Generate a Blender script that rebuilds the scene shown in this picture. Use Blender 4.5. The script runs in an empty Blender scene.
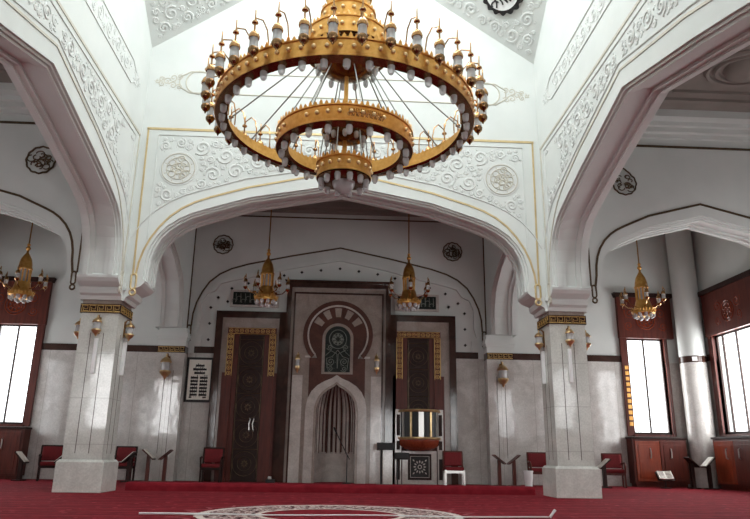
import bpy, bmesh, math, random
from mathutils import Vector, Matrix
random.seed(7)
PI = math.pi
scene = bpy.context.scene
COL = scene.collection

# ------------------------------------------------------------------ materials
def srgb(r, g, b):
    f = lambda c: (c/255/12.92) if c/255 <= .04045 else ((c/255+.055)/1.055)**2.4
    return (f(r), f(g), f(b), 1)

def base_mat(name, col, rough=.5, metal=0., spec=.5):
    m = bpy.data.materials.new(name); m.use_nodes = True
    b = m.node_tree.nodes['Principled BSDF']
    b.inputs['Base Color'].default_value = col
    b.inputs['Roughness'].default_value = rough
    b.inputs['Metallic'].default_value = metal
    b.inputs['Specular IOR Level'].default_value = spec
    return m, m.node_tree, b

def noisy(name, c1, c2, rough=.5, metal=0., scale=4., detail=4., bump=0., bscale=None, spec=.5, stretch=(1, 1, 1)):
    m, t, b = base_mat(name, c1, rough, metal, spec)
    N = t.nodes; L = t.links
    tc = N.new('ShaderNodeTexCoord'); mp = N.new('ShaderNodeMapping'); mp.inputs['Scale'].default_value = stretch
    L.new(tc.outputs['Object'], mp.inputs['Vector'])
    n = N.new('ShaderNodeTexNoise'); n.inputs['Scale'].default_value = scale; n.inputs['Detail'].default_value = detail
    L.new(mp.outputs[0], n.inputs['Vector'])
    r = N.new('ShaderNodeValToRGB'); r.color_ramp.elements[0].position = .3; r.color_ramp.elements[1].position = .7
    r.color_ramp.elements[0].color = c1; r.color_ramp.elements[1].color = c2
    L.new(n.outputs['Fac'], r.inputs['Fac']); L.new(r.outputs['Color'], b.inputs['Base Color'])
    if bump:
        n2 = N.new('ShaderNodeTexNoise'); n2.inputs['Scale'].default_value = bscale or scale*4
        L.new(mp.outputs[0], n2.inputs['Vector'])
        bp = N.new('ShaderNodeBump'); bp.inputs['Strength'].default_value = bump; bp.inputs['Distance'].default_value = .02
        L.new(n2.outputs['Fac'], bp.inputs['Height']); L.new(bp.outputs['Normal'], b.inputs['Normal'])
    return m

def marble(name, c1, c2, rough=.16, joint=None, vx=.62, vz=.95, jw=.012, spec=.5):
    """polished veined marble, with slab joints every vx by vz metres (object space)"""
    m, t, b = base_mat(name, c1, rough, 0, spec)
    N = t.nodes; L = t.links
    tc = N.new('ShaderNodeTexCoord')
    n = N.new('ShaderNodeTexNoise'); n.inputs['Scale'].default_value = 1.7; n.inputs['Detail'].default_value = 8; n.inputs['Distortion'].default_value = 1.2
    L.new(tc.outputs['Object'], n.inputs['Vector'])
    r = N.new('ShaderNodeValToRGB'); r.color_ramp.elements[0].position = .32; r.color_ramp.elements[1].position = .68
    r.color_ramp.elements[0].color = c1; r.color_ramp.elements[1].color = c2
    L.new(n.outputs['Fac'], r.inputs['Fac'])
    out = r.outputs['Color']
    n2 = N.new('ShaderNodeTexNoise'); n2.inputs['Scale'].default_value = 28; n2.inputs['Detail'].default_value = 3
    L.new(tc.outputs['Object'], n2.inputs['Vector'])
    mr = N.new('ShaderNodeMapRange'); mr.inputs['From Min'].default_value = .3; mr.inputs['From Max'].default_value = .7
    mr.inputs['To Min'].default_value = .88; mr.inputs['To Max'].default_value = 1.08
    L.new(n2.outputs['Fac'], mr.inputs['Value'])
    mul = N.new('ShaderNodeVectorMath'); mul.operation = 'SCALE'
    L.new(out, mul.inputs[0]); L.new(mr.outputs[0], mul.inputs['Scale']); out = mul.outputs['Vector']
    if joint:
        sx = N.new('ShaderNodeSeparateXYZ'); L.new(tc.outputs['Object'], sx.inputs[0])
        add = N.new('ShaderNodeMath'); add.operation = 'ADD'
        L.new(sx.outputs['X'], add.inputs[0]); L.new(sx.outputs['Y'], add.inputs[1])
        facs = []
        for src, step in ((add.outputs[0], vx), (sx.outputs['Z'], vz)):
            d = N.new('ShaderNodeMath'); d.operation = 'DIVIDE'; d.inputs[1].default_value = step; L.new(src, d.inputs[0])
            f = N.new('ShaderNodeMath'); f.operation = 'FRACT'; L.new(d.outputs[0], f.inputs[0])
            c = N.new('ShaderNodeMath'); c.operation = 'LESS_THAN'; c.inputs[1].default_value = jw/step; L.new(f.outputs[0], c.inputs[0])
            facs.append(c.outputs[0])
        mx = N.new('ShaderNodeMath'); mx.operation = 'MAXIMUM'; L.new(facs[0], mx.inputs[0]); L.new(facs[1], mx.inputs[1])
        mix = N.new('ShaderNodeMix'); mix.data_type = 'RGBA'
        L.new(mx.outputs[0], mix.inputs['Factor']); L.new(out, mix.inputs[6]); mix.inputs[7].default_value = joint
        out = mix.outputs[2]
        # very slightly uneven polish: neighbouring slabs mirror differently
    n3 = N.new('ShaderNodeTexNoise'); n3.inputs['Scale'].default_value = 2.6; n3.inputs['Detail'].default_value = 2
    L.new(tc.outputs['Object'], n3.inputs['Vector'])
    bp = N.new('ShaderNodeBump'); bp.inputs['Strength'].default_value = .06; bp.inputs['Distance'].default_value = .05
    L.new(n3.outputs['Fac'], bp.inputs['Height']); L.new(bp.outputs['Normal'], b.inputs['Normal'])
    L.new(out, b.inputs['Base Color'])
    return m

M = {}
M['plaster'] = noisy('white_plaster', srgb(204, 208, 205), srgb(211, 214, 211), .75, scale=1.5, bump=.08, bscale=90, spec=.25)
M['relief'] = noisy('carved_plaster', srgb(203, 206, 204), srgb(211, 213, 210), .8, scale=3, bump=.15, bscale=60, spec=.2)
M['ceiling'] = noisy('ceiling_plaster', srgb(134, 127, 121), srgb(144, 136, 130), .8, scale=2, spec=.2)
M['marble'] = marble('grey_marble', srgb(182, 178, 173), srgb(206, 203, 199), .07, joint=srgb(160, 154, 148), vx=.86, vz=9.)
M['pillar'] = marble('pillar_marble', srgb(190, 190, 184), srgb(210, 210, 204), .08, joint=srgb(174, 172, 167), vx=9, vz=.92)
M['pale_marble'] = marble('pale_marble', srgb(176, 166, 160), srgb(204, 196, 190), .14)
M['honed'] = marble('honed_pale_marble', srgb(176, 166, 160), srgb(204, 196, 190), .45, spec=.25)
M['beige'] = marble('beige_marble', srgb(140, 125, 117), srgb(164, 150, 142), .2)
M['brown'] = marble('brown_marble', srgb(48, 31, 26), srgb(70, 47, 40), .12, spec=.45)
M['redbrown'] = marble('red_brown_marble', srgb(70, 42, 35), srgb(94, 58, 49), .35, spec=.2)
M['dgrey'] = marble('dark_groove_stone', srgb(100, 94, 90), srgb(118, 112, 107), .25)
M['gold'] = noisy('polished_gold', srgb(206, 150, 78), srgb(224, 172, 102), .34, 1., scale=14, bump=.12, bscale=120)
M['gold_dark'] = noisy('aged_gold', srgb(166, 124, 82), srgb(192, 152, 108), .24, 1., scale=10)
M['gilt'] = noisy('gilt_paint', srgb(190, 168, 124), srgb(206, 184, 140), .45, .35, scale=9)
M['gilt_pale'] = noisy('pale_gilt', srgb(184, 180, 168), srgb(198, 193, 178), .5, .1, scale=9)
M['bronze'] = noisy('dark_bronze', srgb(76, 62, 48), srgb(104, 86, 64), .4, .6, scale=9)
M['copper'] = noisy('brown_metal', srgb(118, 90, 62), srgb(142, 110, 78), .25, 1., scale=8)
M['rod'] = base_mat('grey_rod', srgb(140, 138, 134), .35, 1.)[0]
M['wood'] = noisy('mahogany', srgb(70, 29, 22), srgb(96, 41, 30), .4, spec=.3, scale=3, detail=6, stretch=(6, 6, .6))
M['wood_dark'] = noisy('dark_walnut', srgb(36, 20, 17), srgb(50, 28, 23), .45, spec=.2, scale=3, detail=6, stretch=(6, 6, .6))
M['wood_red'] = noisy('polished_redwood', srgb(112, 46, 28), srgb(140, 62, 38), .25, scale=3, detail=6, stretch=(6, 6, .6))
M['black'] = base_mat('matte_black', srgb(22, 21, 22), .5)[0]
M['white'] = noisy('white_enamel', srgb(226, 226, 226), srgb(234, 234, 234), .4, scale=5)
M['steel'] = base_mat('brushed_steel', srgb(200, 198, 194), .3, 1.)[0]
M['red_cloth'] = noisy('red_upholstery', srgb(104, 16, 22), srgb(124, 22, 30), .8, scale=30, bump=.2)
M['paper'] = noisy('paper', srgb(222, 219, 210), srgb(234, 231, 222), .8, scale=8)
M['ink'] = base_mat('black_ink', srgb(24, 22, 22), .6)[0]
M['mosaic'] = noisy('dark_green_mosaic', srgb(22, 30, 27), srgb(40, 47, 43), .4, spec=.2, scale=22, detail=2)
M['mosaic_line'] = noisy('pale_mosaic', srgb(98, 104, 96), srgb(122, 126, 118), .4, scale=20)
M['gilt_bright'] = noisy('bright_gilt', srgb(206, 166, 92), srgb(222, 186, 116), .35, .5, scale=12)
M['brass'] = noisy('pale_brass', srgb(206, 172, 120), srgb(224, 196, 150), .3, .85, scale=12)
M['bracket'] = base_mat('aged_brass', srgb(140, 104, 62), .35, 1.)[0]

def glass_mat(name, col, trans, rough, gmax=.25):
    m = bpy.data.materials.new(name); m.use_nodes = True
    t = m.node_tree; N = t.nodes; L = t.links; N.clear()
    o = N.new('ShaderNodeOutputMaterial')
    a = N.new('ShaderNodeBsdfTransparent'); g = N.new('ShaderNodeBsdfGlossy'); d = N.new('ShaderNodeBsdfDiffuse')
    g.inputs['Roughness'].default_value = rough; d.inputs['Color'].default_value = col
    fr = N.new('ShaderNodeLayerWeight'); fr.inputs['Blend'].default_value = .35
    m1 = N.new('ShaderNodeMixShader'); m1.inputs[0].default_value = trans
    L.new(d.outputs[0], m1.inputs[1]); L.new(a.outputs[0], m1.inputs[2])
    m2 = N.new('ShaderNodeMixShader'); sc_ = N.new('ShaderNodeMapRange'); L.new(fr.outputs['Facing'], sc_.inputs['Value']); sc_.inputs['To Min'].default_value = .04; sc_.inputs['To Max'].default_value = gmax
    L.new(sc_.outputs[0], m2.inputs[0]); L.new(m1.outputs[0], m2.inputs[1]); L.new(g.outputs[0], m2.inputs[2])
    L.new(m2.outputs[0], o.inputs[0])
    return m
M['pane'] = glass_mat('window_glass', (1, 1, 1, 1), .98, .02, .1)
M['frost'] = glass_mat('frosted_glass', srgb(196, 196, 196), .4, .25)

def carpet_mat():
    m, t, b = base_mat('red_carpet', srgb(130, 16, 30), .95, 0, .1)
    N = t.nodes; L = t.links
    tc = N.new('ShaderNodeTexCoord')
    sx = N.new('ShaderNodeSeparateXYZ'); L.new(tc.outputs['Object'], sx.inputs[0])
    def math_(op, a, v=None):
        n = N.new('ShaderNodeMath'); n.operation = op
        for i, q in enumerate((a, v)):
            if q is None: continue
            if isinstance(q, (int, float)): n.inputs[i].default_value = q
            else: L.new(q, n.inputs[i])
        return n.outputs[0]
    def ramp(src, els, const=False):
        r = N.new('ShaderNodeValToRGB'); cr = r.color_ramp
        if const: cr.interpolation = 'CONSTANT'
        while len(cr.elements) < len(els): cr.elements.new(.5)
        for e, (p, c) in zip(cr.elements, els): e.position = p; e.color = c
        L.new(src, r.inputs['Fac']); return r.outputs['Color']
    def mix(f, a, c):
        n = N.new('ShaderNodeMix'); n.data_type = 'RGBA'; L.new(f, n.inputs['Factor'])
        for i, q in ((6, a), (7, c)):
            if isinstance(q, tuple): n.inputs[i].default_value = q
            else: L.new(q, n.inputs[i])
        return n.outputs[2]
    n1 = N.new('ShaderNodeTexNoise'); n1.inputs['Scale'].default_value = 5; n1.inputs['Detail'].default_value = 6
    L.new(tc.outputs['Object'], n1.inputs['Vector'])
    base = ramp(n1.outputs['Fac'], [(.35, srgb(112, 26, 35)), (.65, srgb(138, 37, 47))])
    # prayer rows every 1.2 m along the nave
    row = math_('FRACT', math_('DIVIDE', sx.outputs['Y'], 1.2))
    W = (1, 1, 1, 1); K = (0, 0, 0, 1)
    line = ramp(row, [(0, W), (.05, K), (.30, W), (.34, K), (.62, (.5, .5, .5, 1)), (.66, K)], True)
    rowcol = mix(line, base, srgb(84, 16, 26))
    thin = ramp(math_('FRACT', math_('DIVIDE', sx.outputs['Y'], .6)), [(0, K), (.78, W), (.84, K)], True)
    n4 = N.new('ShaderNodeTexNoise'); n4.inputs['Scale'].default_value = 14; L.new(tc.outputs['Object'], n4.inputs['Vector'])
    rowcol = mix(math_('MULTIPLY', math_('MULTIPLY', thin, n4.outputs['Fac']), 1.1), rowcol, srgb(176, 74, 86))
    vor = N.new('ShaderNodeTexVoronoi'); vor.inputs['Scale'].default_value = 3.2; L.new(tc.outputs['Object'], vor.inputs['Vector'])
    spots = ramp(vor.outputs['Distance'], [(0, W), (.13, K)], True)
    rowcol = mix(math_('MULTIPLY', spots, .5), rowcol, srgb(198, 84, 98))
    # round woven medallion under the chandelier
    dx = sx.outputs['X']; dy = math_('SUBTRACT', sx.outputs['Y'], 9.95)
    rad = math_('SQRT', math_('ADD', math_('MULTIPLY', dx, dx), math_('MULTIPLY', dy, dy)))
    ang = math_('ARCTAN2', dy, dx)
    petal = math_('ABSOLUTE', math_('SINE', math_('MULTIPLY', ang, 12.)))
    n2 = N.new('ShaderNodeTexNoise'); n2.inputs['Scale'].default_value = 9; n2.inputs['Detail'].default_value = 3
    L.new(tc.outputs['Object'], n2.inputs['Vector'])
    mott = ramp(n2.outputs['Fac'], [(0, srgb(60, 30, 34)), (.44, srgb(150, 110, 110)), (.5, srgb(214, 196, 190)), (.6, srgb(110, 40, 46))], True)
    rr = math_('DIVIDE', rad, 2.38)
    sel = ramp(rr, [(0, K), (.42, W), (.77, K)], True)
    c = mix(sel, rowcol, mott)
    pale = ramp(rr, [(0, K), (.40, W), (.43, K), (.72, W), (.765, K)], True)
    c = mix(pale, c, srgb(222, 206, 200))
    # petals radiating past the medallion
    pet = math_('MULTIPLY', ramp(math_('ADD', rr, math_('MULTIPLY', petal, .1)), [(0, K), (.9, W), (.93, K)], True), .4)
    c = mix(pet, c, srgb(196, 120, 126))
    L.new(c, b.inputs['Base Color'])
    bp = N.new('ShaderNodeBump'); bp.inputs['Strength'].default_value = .4; bp.inputs['Distance'].default_value = .01
    n3 = N.new('ShaderNodeTexNoise'); n3.inputs['Scale'].default_value = 140; L.new(tc.outputs['Object'], n3.inputs['Vector'])
    L.new(n3.outputs['Fac'], bp.inputs['Height']); L.new(bp.outputs['Normal'], b.inputs['Normal'])
    return m
M['carpet'] = carpet_mat()
M['carpet_roll'] = noisy('red_carpet_roll', srgb(114, 26, 36), srgb(134, 35, 45), .95, scale=6, spec=.1, bump=.2, bscale=120)

# ------------------------------------------------------------------ mesh helpers
class MB:
    def __init__(self): self.bm = bmesh.new()
    def face(self, pts):
        vs = [self.bm.verts.new(p) for p in pts]
        try: return self.bm.faces.new(vs)
        except ValueError: return None
    def box(self, x0, x1, y0, y1, z0, z1, mat=None):
        v = [Vector(p) for p in ((x0, y0, z0), (x1, y0, z0), (x1, y1, z0), (x0, y1, z0), (x0, y0, z1), (x1, y0, z1), (x1, y1, z1), (x0, y1, z1))]
        if mat: v = [mat @ p for p in v]
        v = [self.bm.verts.new(p) for p in v]
        for f in ((0, 3, 2, 1), (4, 5, 6, 7), (0, 1, 5, 4), (1, 2, 6, 5), (2, 3, 7, 6), (3, 0, 4, 7)): self.bm.faces.new([v[i] for i in f])
        return self
    def tube(self, pts, r, n=6, closed=False, squash=None):
        pts = [Vector(p) for p in pts]; k = len(pts)
        if k < 2: return self
        rs = r if isinstance(r, (list, tuple)) else [r]*k
        rings = []; up = None
        for i, p in enumerate(pts):
            if closed: t = pts[(i+1) % k]-pts[i-1]
            else: t = pts[min(i+1, k-1)]-pts[max(i-1, 0)]
            if t.length < 1e-9: t = Vector((0, 0, 1))
            t.normalize()
            if up is None:
                up = t.orthogonal().normalized()
            else:
                up = up-t*up.dot(t)
                up = up.normalized() if up.length > 1e-6 else t.orthogonal().normalized()
            b = t.cross(up)
            ring = []
            for j in range(n):
                a = 2*PI*j/n
                o = (up*math.cos(a)+b*math.sin(a))*rs[i]
                if squash is not None: o = o-squash*o.dot(squash)*.45
                ring.append(self.bm.verts.new(p+o))
            rings.append(ring)
        m = k if closed else k-1
        for i in range(m):
            A = rings[i]; B = rings[(i+1) % k]
            for j in range(n): self.bm.faces.new((A[j], A[(j+1) % n], B[(j+1) % n], B[j]))
        if not closed:
            self.bm.faces.new(rings[0][::-1]); self.bm.faces.new(rings[-1])
        return self
    def lathe(self, prof, c=(0, 0, 0), n=20, mat=None, a0=0., a1=2*PI):
        full = abs(a1-a0-2*PI) < 1e-6
        cols = []
        steps = n if full else n+1
        for i in range(steps):
            a = a0+(a1-a0)*i/n
            colv = []
            for r, z in prof:
                p = Vector((c[0]+r*math.cos(a), c[1]+r*math.sin(a), c[2]+z))
                if mat: p = mat @ p
                colv.append(self.bm.verts.new(p))
            cols.append(colv)
        for i in range(n):
            A = cols[i]; B = cols[(i+1) % steps]
            for j in range(len(prof)-1): self.bm.faces.new((A[j], B[j], B[j+1], A[j+1]))
        return self
    def prism(self, P, poly, d0, d1):
        """polygon in (u,v), mapped by P(u,v,d), between depths d0 and d1"""
        a = [self.bm.verts.new(P(u, v, d0)) for u, v in poly]; b = [self.bm.verts.new(P(u, v, d1)) for u, v in poly]
        self.bm.faces.new(a); self.bm.faces.new(b[::-1]); k = len(poly)
        for i in range(k): self.bm.faces.new((a[i], b[i], b[(i+1) % k], a[(i+1) % k]))
        return self
    def band(self, P, inner, outer, d0, d1):
        """strip between two open polylines of equal length in (u,v), extruded d0..d1"""
        k = len(inner)
        I0 = [self.bm.verts.new(P(u, v, d0)) for u, v in inner]; O0 = [self.bm.verts.new(P(u, v, d0)) for u, v in outer]
        I1 = [self.bm.verts.new(P(u, v, d1)) for u, v in inner]; O1 = [self.bm.verts.new(P(u, v, d1)) for u, v in outer]
        for i in range(k-1):
            for q in ((I0[i], O0[i], O0[i+1], I0[i+1]), (I1[i], I1[i+1], O1[i+1], O1[i]), (I0[i], I0[i+1], I1[i+1], I1[i]), (O0[i], O1[i], O1[i+1], O0[i+1])):
                self.bm.faces.new(q)
        for i in (0, k-1): self.bm.faces.new((I0[i], I1[i], O1[i], O0[i]))
        return self
    def ball(self, c, r, n=10, m=6, sz=1.):
        prof = [(max(1e-4, r*math.sin(PI*i/m)), -r*sz*math.cos(PI*i/m)) for i in range(m+1)]
        return self.lathe(prof, c, n)
    def mesh(self, name, mat, smooth=False):
        bmesh.ops.remove_doubles(self.bm, verts=self.bm.verts, dist=1e-5)
        bmesh.ops.dissolve_degenerate(self.bm, edges=self.bm.edges, dist=1e-6)
        bmesh.ops.recalc_face_normals(self.bm, faces=self.bm.faces)
        me = bpy.data.meshes.new(name); self.bm.to_mesh(me); self.bm.free()
        if mat: me.materials.append(mat)
        if smooth:
            for p in me.polygons: p.use_smooth = True
            try: me.set_sharp_from_angle(angle=math.radians(40))
            except Exception: pass
        return me
    def build(self, name, mat, parent=None, smooth=False, bevel=0):
        o = bpy.data.objects.new(name, self.mesh(name, mat, smooth)); COL.objects.link(o)
        if parent is not None:
            o.parent = parent
            # meshes are written in the parent's local space
        if bevel:
            b = o.modifiers.new('bevel', 'BEVEL'); b.width = bevel; b.segments = 2; b.limit_method = 'ANGLE'
        return o

def put(name, me, parent=None, loc=(0, 0, 0), rz=0., scale=None):
    o = bpy.data.objects.new(name, me); COL.objects.link(o)
    if parent is not None: o.parent = parent
    o.location = loc; o.rotation_euler = (0, 0, rz)
    if scale: o.scale = (scale,)*3
    return o
def tag(o, label, cat, group=None):
    o['label'] = label; o['category'] = cat
    if group: o['group'] = group
    return o
def thing(name, label, cat, loc=(0, 0, 0), rz=0., group=None):
    o = bpy.data.objects.new(name, None); COL.objects.link(o)
    o.location = loc; o.rotation_euler = (0, 0, rz); o.empty_display_size = .2
    return tag(o, label, cat, group)
def struct(o): o['kind'] = 'structure'; return o
def dup(root, loc, rz, label, group=None, scale=None):
    def cp(o, par):
        c = o.copy(); COL.objects.link(c)
        if par is not None: c.parent = par
        for ch in list(kids.get(o.name, [])): cp(ch, c)
        return c
    kids = {}
    for o in bpy.data.objects:
        if o.parent: kids.setdefault(o.parent.name, []).append(o)
    r = cp(root, None); r.location = loc; r.rotation_euler = (0, 0, rz); r['label'] = label
    if scale: r.scale = (scale,)*3
    if group: r['group'] = group
    return r
def text_mesh(body, size, depth):
    c = bpy.data.curves.new('t', 'FONT'); c.body = body; c.size = size; c.extrude = depth; c.align_x = 'CENTER'; c.align_y = 'CENTER'
    o = bpy.data.objects.new('t', c); COL.objects.link(o)
    bpy.context.view_layer.update()
    me = bpy.data.meshes.new_from_object(o.evaluated_get(bpy.context.evaluated_depsgraph_get()))
    bpy.data.objects.remove(o); bpy.data.curves.remove(c)
    if me.vertices:
        xs = [v.co.x for v in me.vertices]; ys = [v.co.y for v in me.vertices]
        cx = (min(xs)+max(xs))/2; cy = (min(ys)+max(ys))/2
        for v in me.vertices: v.co.x -= cx; v.co.y -= cy
    return me

# ------------------------------------------------------------------ dimensions
S = 5.05; W = .83; HW = W/2
XI = S-HW; XO = S+HW                       # arcade wall faces 4.635 / 5.465
YP = 14.80; YF = YP-HW; YB = YP+HW         # front arcade faces
YC = YP-S                                  # bay centre 9.75
D = 20.66; XW = 11.35; YR = -3.0
ZC = 8.7

def Pfront(u, v, d): return Vector((u, YF+d, v))
def Pleft(u, v, d): return Vector((-XI-d, YC+u, v))
def Pright(u, v, d): return Vector((XI+d, YC-u, v))
def Pnear(u, v, d): return Vector((-u, YC-XI-d, v))

def arch_half(scale=1., top=6.75, spring=4.35, hw=4.25):
    """half profile (u>=0) from spring to apex"""
    base = [(4.25, 4.35), (4.245, 4.65), (4.22, 4.92), (4.15, 5.17), (4.03, 5.4), (3.84, 5.62), (3.6, 5.8), (3.35, 5.93), (3.05, 6.04), (2.07, 6.36), (0, 6.75)]
    return [(u*hw/4.25, spring+(v-4.35)*(top-spring)/2.4) for u, v in base]
side_half = [(4.25, 4.35), (4.245, 4.65), (4.22, 4.92), (4.16, 5.17), (4.05, 5.39), (3.88, 5.59), (3.66, 5.74), (3.38, 5.85), (3.05, 5.95), (2.1, 6.22), (0, 6.75)]
def full(half): return [(-u, v) for u, v in half]+[(u, v) for u, v in half[::-1][1:]]
def offset(poly, o):
    """offset an arch polyline (left to right) outward (+) from the opening"""
    out = []
    for i, (u, v) in enumerate(poly):
        a = poly[max(i-1, 0)]; b = poly[min(i+1, len(poly)-1)]
        tx, ty = b[0]-a[0], b[1]-a[1]; l = math.hypot(tx, ty)
        nx, ny = -ty/l, tx/l
        k = 1.
        out.append((u+nx*o*k, v+ny*o*k))
    return out

STEPS = [(0, 0), (.05, 0), (.05, .045), (.1, .045), (.1, .09), (.2, .09), (.2, .05), (.3, .05), (.3, .0), (.53, .0), (.53, .05), (.63, .05), (.63, .09), (.73, .09), (.73, .045), (.78, .045), (.78, 0), (.83, 0)]
def arch_wall(mb, P, half, U, zb, ztop, T=W, corbel=True):
    pts = full(half)
    zt = ztop if callable(ztop) else (lambda u: ztop)
    for d, _ in ((0, 0), (T, 0)):
        for (a, b) in zip(pts[:-1], pts[1:]):
            if abs(b[0]-a[0]) < 1e-5: continue
            mb.face([P(a[0], a[1], d), P(b[0], b[1], d), P(b[0], zt(b[0]), d), P(a[0], zt(a[0]), d)])
        for s in (-1, 1):
            hw, sp = half[0]
            mb.face([P(s*hw, zb, d), P(s*U, zb, d), P(s*U, zt(U), d), P(s*hw, zt(hw), d)])
    rings = []
    k = T/W
    for t, o in STEPS:
        # o opens the arch a little: mouldings are cut back into the wall
        q = offset(pts, -o)
        rings.append([P(u, v, t*k) for u, v in q])
    for A, B in zip(rings[:-1], rings[1:]):
        for i in range(len(A)-1): mb.face([A[i], A[i+1], B[i+1], B[i]])
    for s in (-1, 1):
        hw, sp = half[0]
        if corbel:
            g = (U-hw)
            poly = [(U, sp-.45), (hw+.33*g/.385, sp-.45), (hw+.30*g/.385, sp-.37), (hw+.22*g/.385, sp-.33), (hw+.2*g/.385, sp-.25), (hw+.21*g/.385, sp-.2), (hw+.12*g/.385, sp-.17), (hw+.02, sp-.12), (hw-.05, sp-.05), (hw-.06, sp+.0), (hw-.02, sp+.04), (U, sp+.04)]
            mb.prism(P, [(s*u, v) for u, v in poly], -.012, T+.012)

# ------------------------------------------------------------------ relief generator
def spiral(mb, P, cu, cv, r, ang, hand, w, turns=1.6, h=.5):
    pts = []
    n = int(10*turns)+4
    for i in range(n+1):
        f = i/n
        a = ang+hand*2*PI*turns*f
        rr = r*(.12+.88*f)
        pts.append(P(cu+rr*math.cos(a), cv+rr*math.sin(a), -w*.15))
    nrm = (P(0, 0, 0)-P(0, 0, 1)).normalized()
    mb.tube(pts, w, 5, squash=nrm)
    # leaves outside the stem
    k = max(5, int(r*26))
    for i in range(k):
        a = ang+2*PI*i/k+.3
        leaf(mb, P, cu+r*.98*math.cos(a), cv+r*.98*math.sin(a), a+hand*.9, r*.30+.02, w)
    for i in range(5):
        a = ang+2*PI*i/5
        leaf(mb, P, cu+r*.2*math.cos(a), cv+r*.2*math.sin(a), a, r*.24, w)
def leaf(mb, P, u, v, a, l, w):
    c, s = math.cos(a), math.sin(a)
    q = [(0, 0), (.5*l, .26*l), (l, 0), (.5*l, -.26*l)]
    pts = [P(u+c*x-s*y, v+s*x+c*y, .004) for x, y in q]
    top = P(u+c*.5*l, v+s*.5*l, -w*.65)
    vs = [mb.bm.verts.new(p) for p in pts]; t = mb.bm.verts.new(top)
    for i in range(4): mb.bm.faces.new((vs[i], vs[(i+1) % 4], t))
def arabesque(mb, P, inside, bbox, rmax, rmin, w, mirror=False, tries=2600, keep=()):
    circ = list(keep)
    u0, u1, v0, v1 = bbox
    r = rmax
    while r > rmin:
        for _ in range(tries//5):
            u = random.uniform(u0, u1); v = random.uniform(v0, v1)
            if not all(inside(u+r*1.1*math.cos(k*PI/4), v+r*1.1*math.sin(k*PI/4)) for k in range(8)): continue
            if any(math.hypot(u-a, v-b) < (r+c)*1.02 for a, b, c in circ): continue
            circ.append((u, v, r))
            spiral(mb, P, u, v, r*.9, random.uniform(0, 6.28), random.choice((-1, 1)), w*min(1, .6+r/rmax*.5))
            if mirror: spiral(mb, P, -u, v, r*.9, random.uniform(0, 6.28), random.choice((-1, 1)), w*min(1, .6+r/rmax*.5))
        r *= .78
def rosette_bits(mb, P, cu, cv, R, w):
    for rr in (R, R*.72, R*.34):
        mb.tube([P(cu+rr*math.cos(a*PI/16), cv+rr*math.sin(a*PI/16), -.006) for a in range(32)], w, 5, closed=True)
    for k in range(8):
        a = k*PI/4
        pts = []
        for i in range(17):
            b = 2*PI*i/16
            pts.append(P(cu+math.cos(a)*R*.53+R*.19*math.cos(b), cv+math.sin(a)*R*.53+R*.19*math.sin(b), -.008))
        mb.tube(pts[:-1], w*.8, 5, closed=True)
        leaf(mb, P, cu+math.cos(a+PI/8)*R*.72, cv+math.sin(a+PI/8)*R*.72, a+PI/8, R*.26, w)
        leaf(mb, P, cu, cv, a, R*.3, w)
def line(mb, P, pts, w, d=-.004, n=5, closed=False):
    mb.tube([P(u, v, d) for u, v in pts], w, n, closed=closed)
def strip(mb, P, pts, w, h=.014):
    """flat raised strip along an open polyline"""
    o = offset(pts, w/2); i = offset(pts, -w/2)
    mb.band(P, i, o, -h, .004)
def chain(mb, P, u, vtop, s=1., w=.02):
    """long link and small ring hanging under two joined lines"""
    pts = [(u+.055*s*math.cos(a*PI/10), vtop-.17*s+(.11*s if math.sin(a*PI/10) > 0 else -.11*s)*1+.055*s*math.sin(a*PI/10)) for a in range(20)]
    line(mb, P, pts, w, closed=True)
    line(mb, P, [(u+.06*s*math.cos(a*PI/8), vtop-.41*s+.06*s*math.sin(a*PI/8)) for a in range(16)], w, closed=True)

# ------------------------------------------------------------------ the setting: arcades
big = arch_half()
gable = lambda u: 10.1+.7*(4.63-min(abs(u), 4.63))
mb = MB(); arch_wall(mb, Pfront, big, XI, 4.35, gable)
wall_front = struct(mb.build('wall_front_arcade', M['plaster']))
side_walls = {}
for nm, P in (('wall_left_arcade', Pleft), ('wall_right_arcade', Pright), ('wall_near_arcade', Pnear)):
    mb = MB(); arch_wall(mb, P, side_half, XI, 4.35, gable)
    side_walls[nm] = struct(mb.build(nm, M['plaster']))
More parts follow.
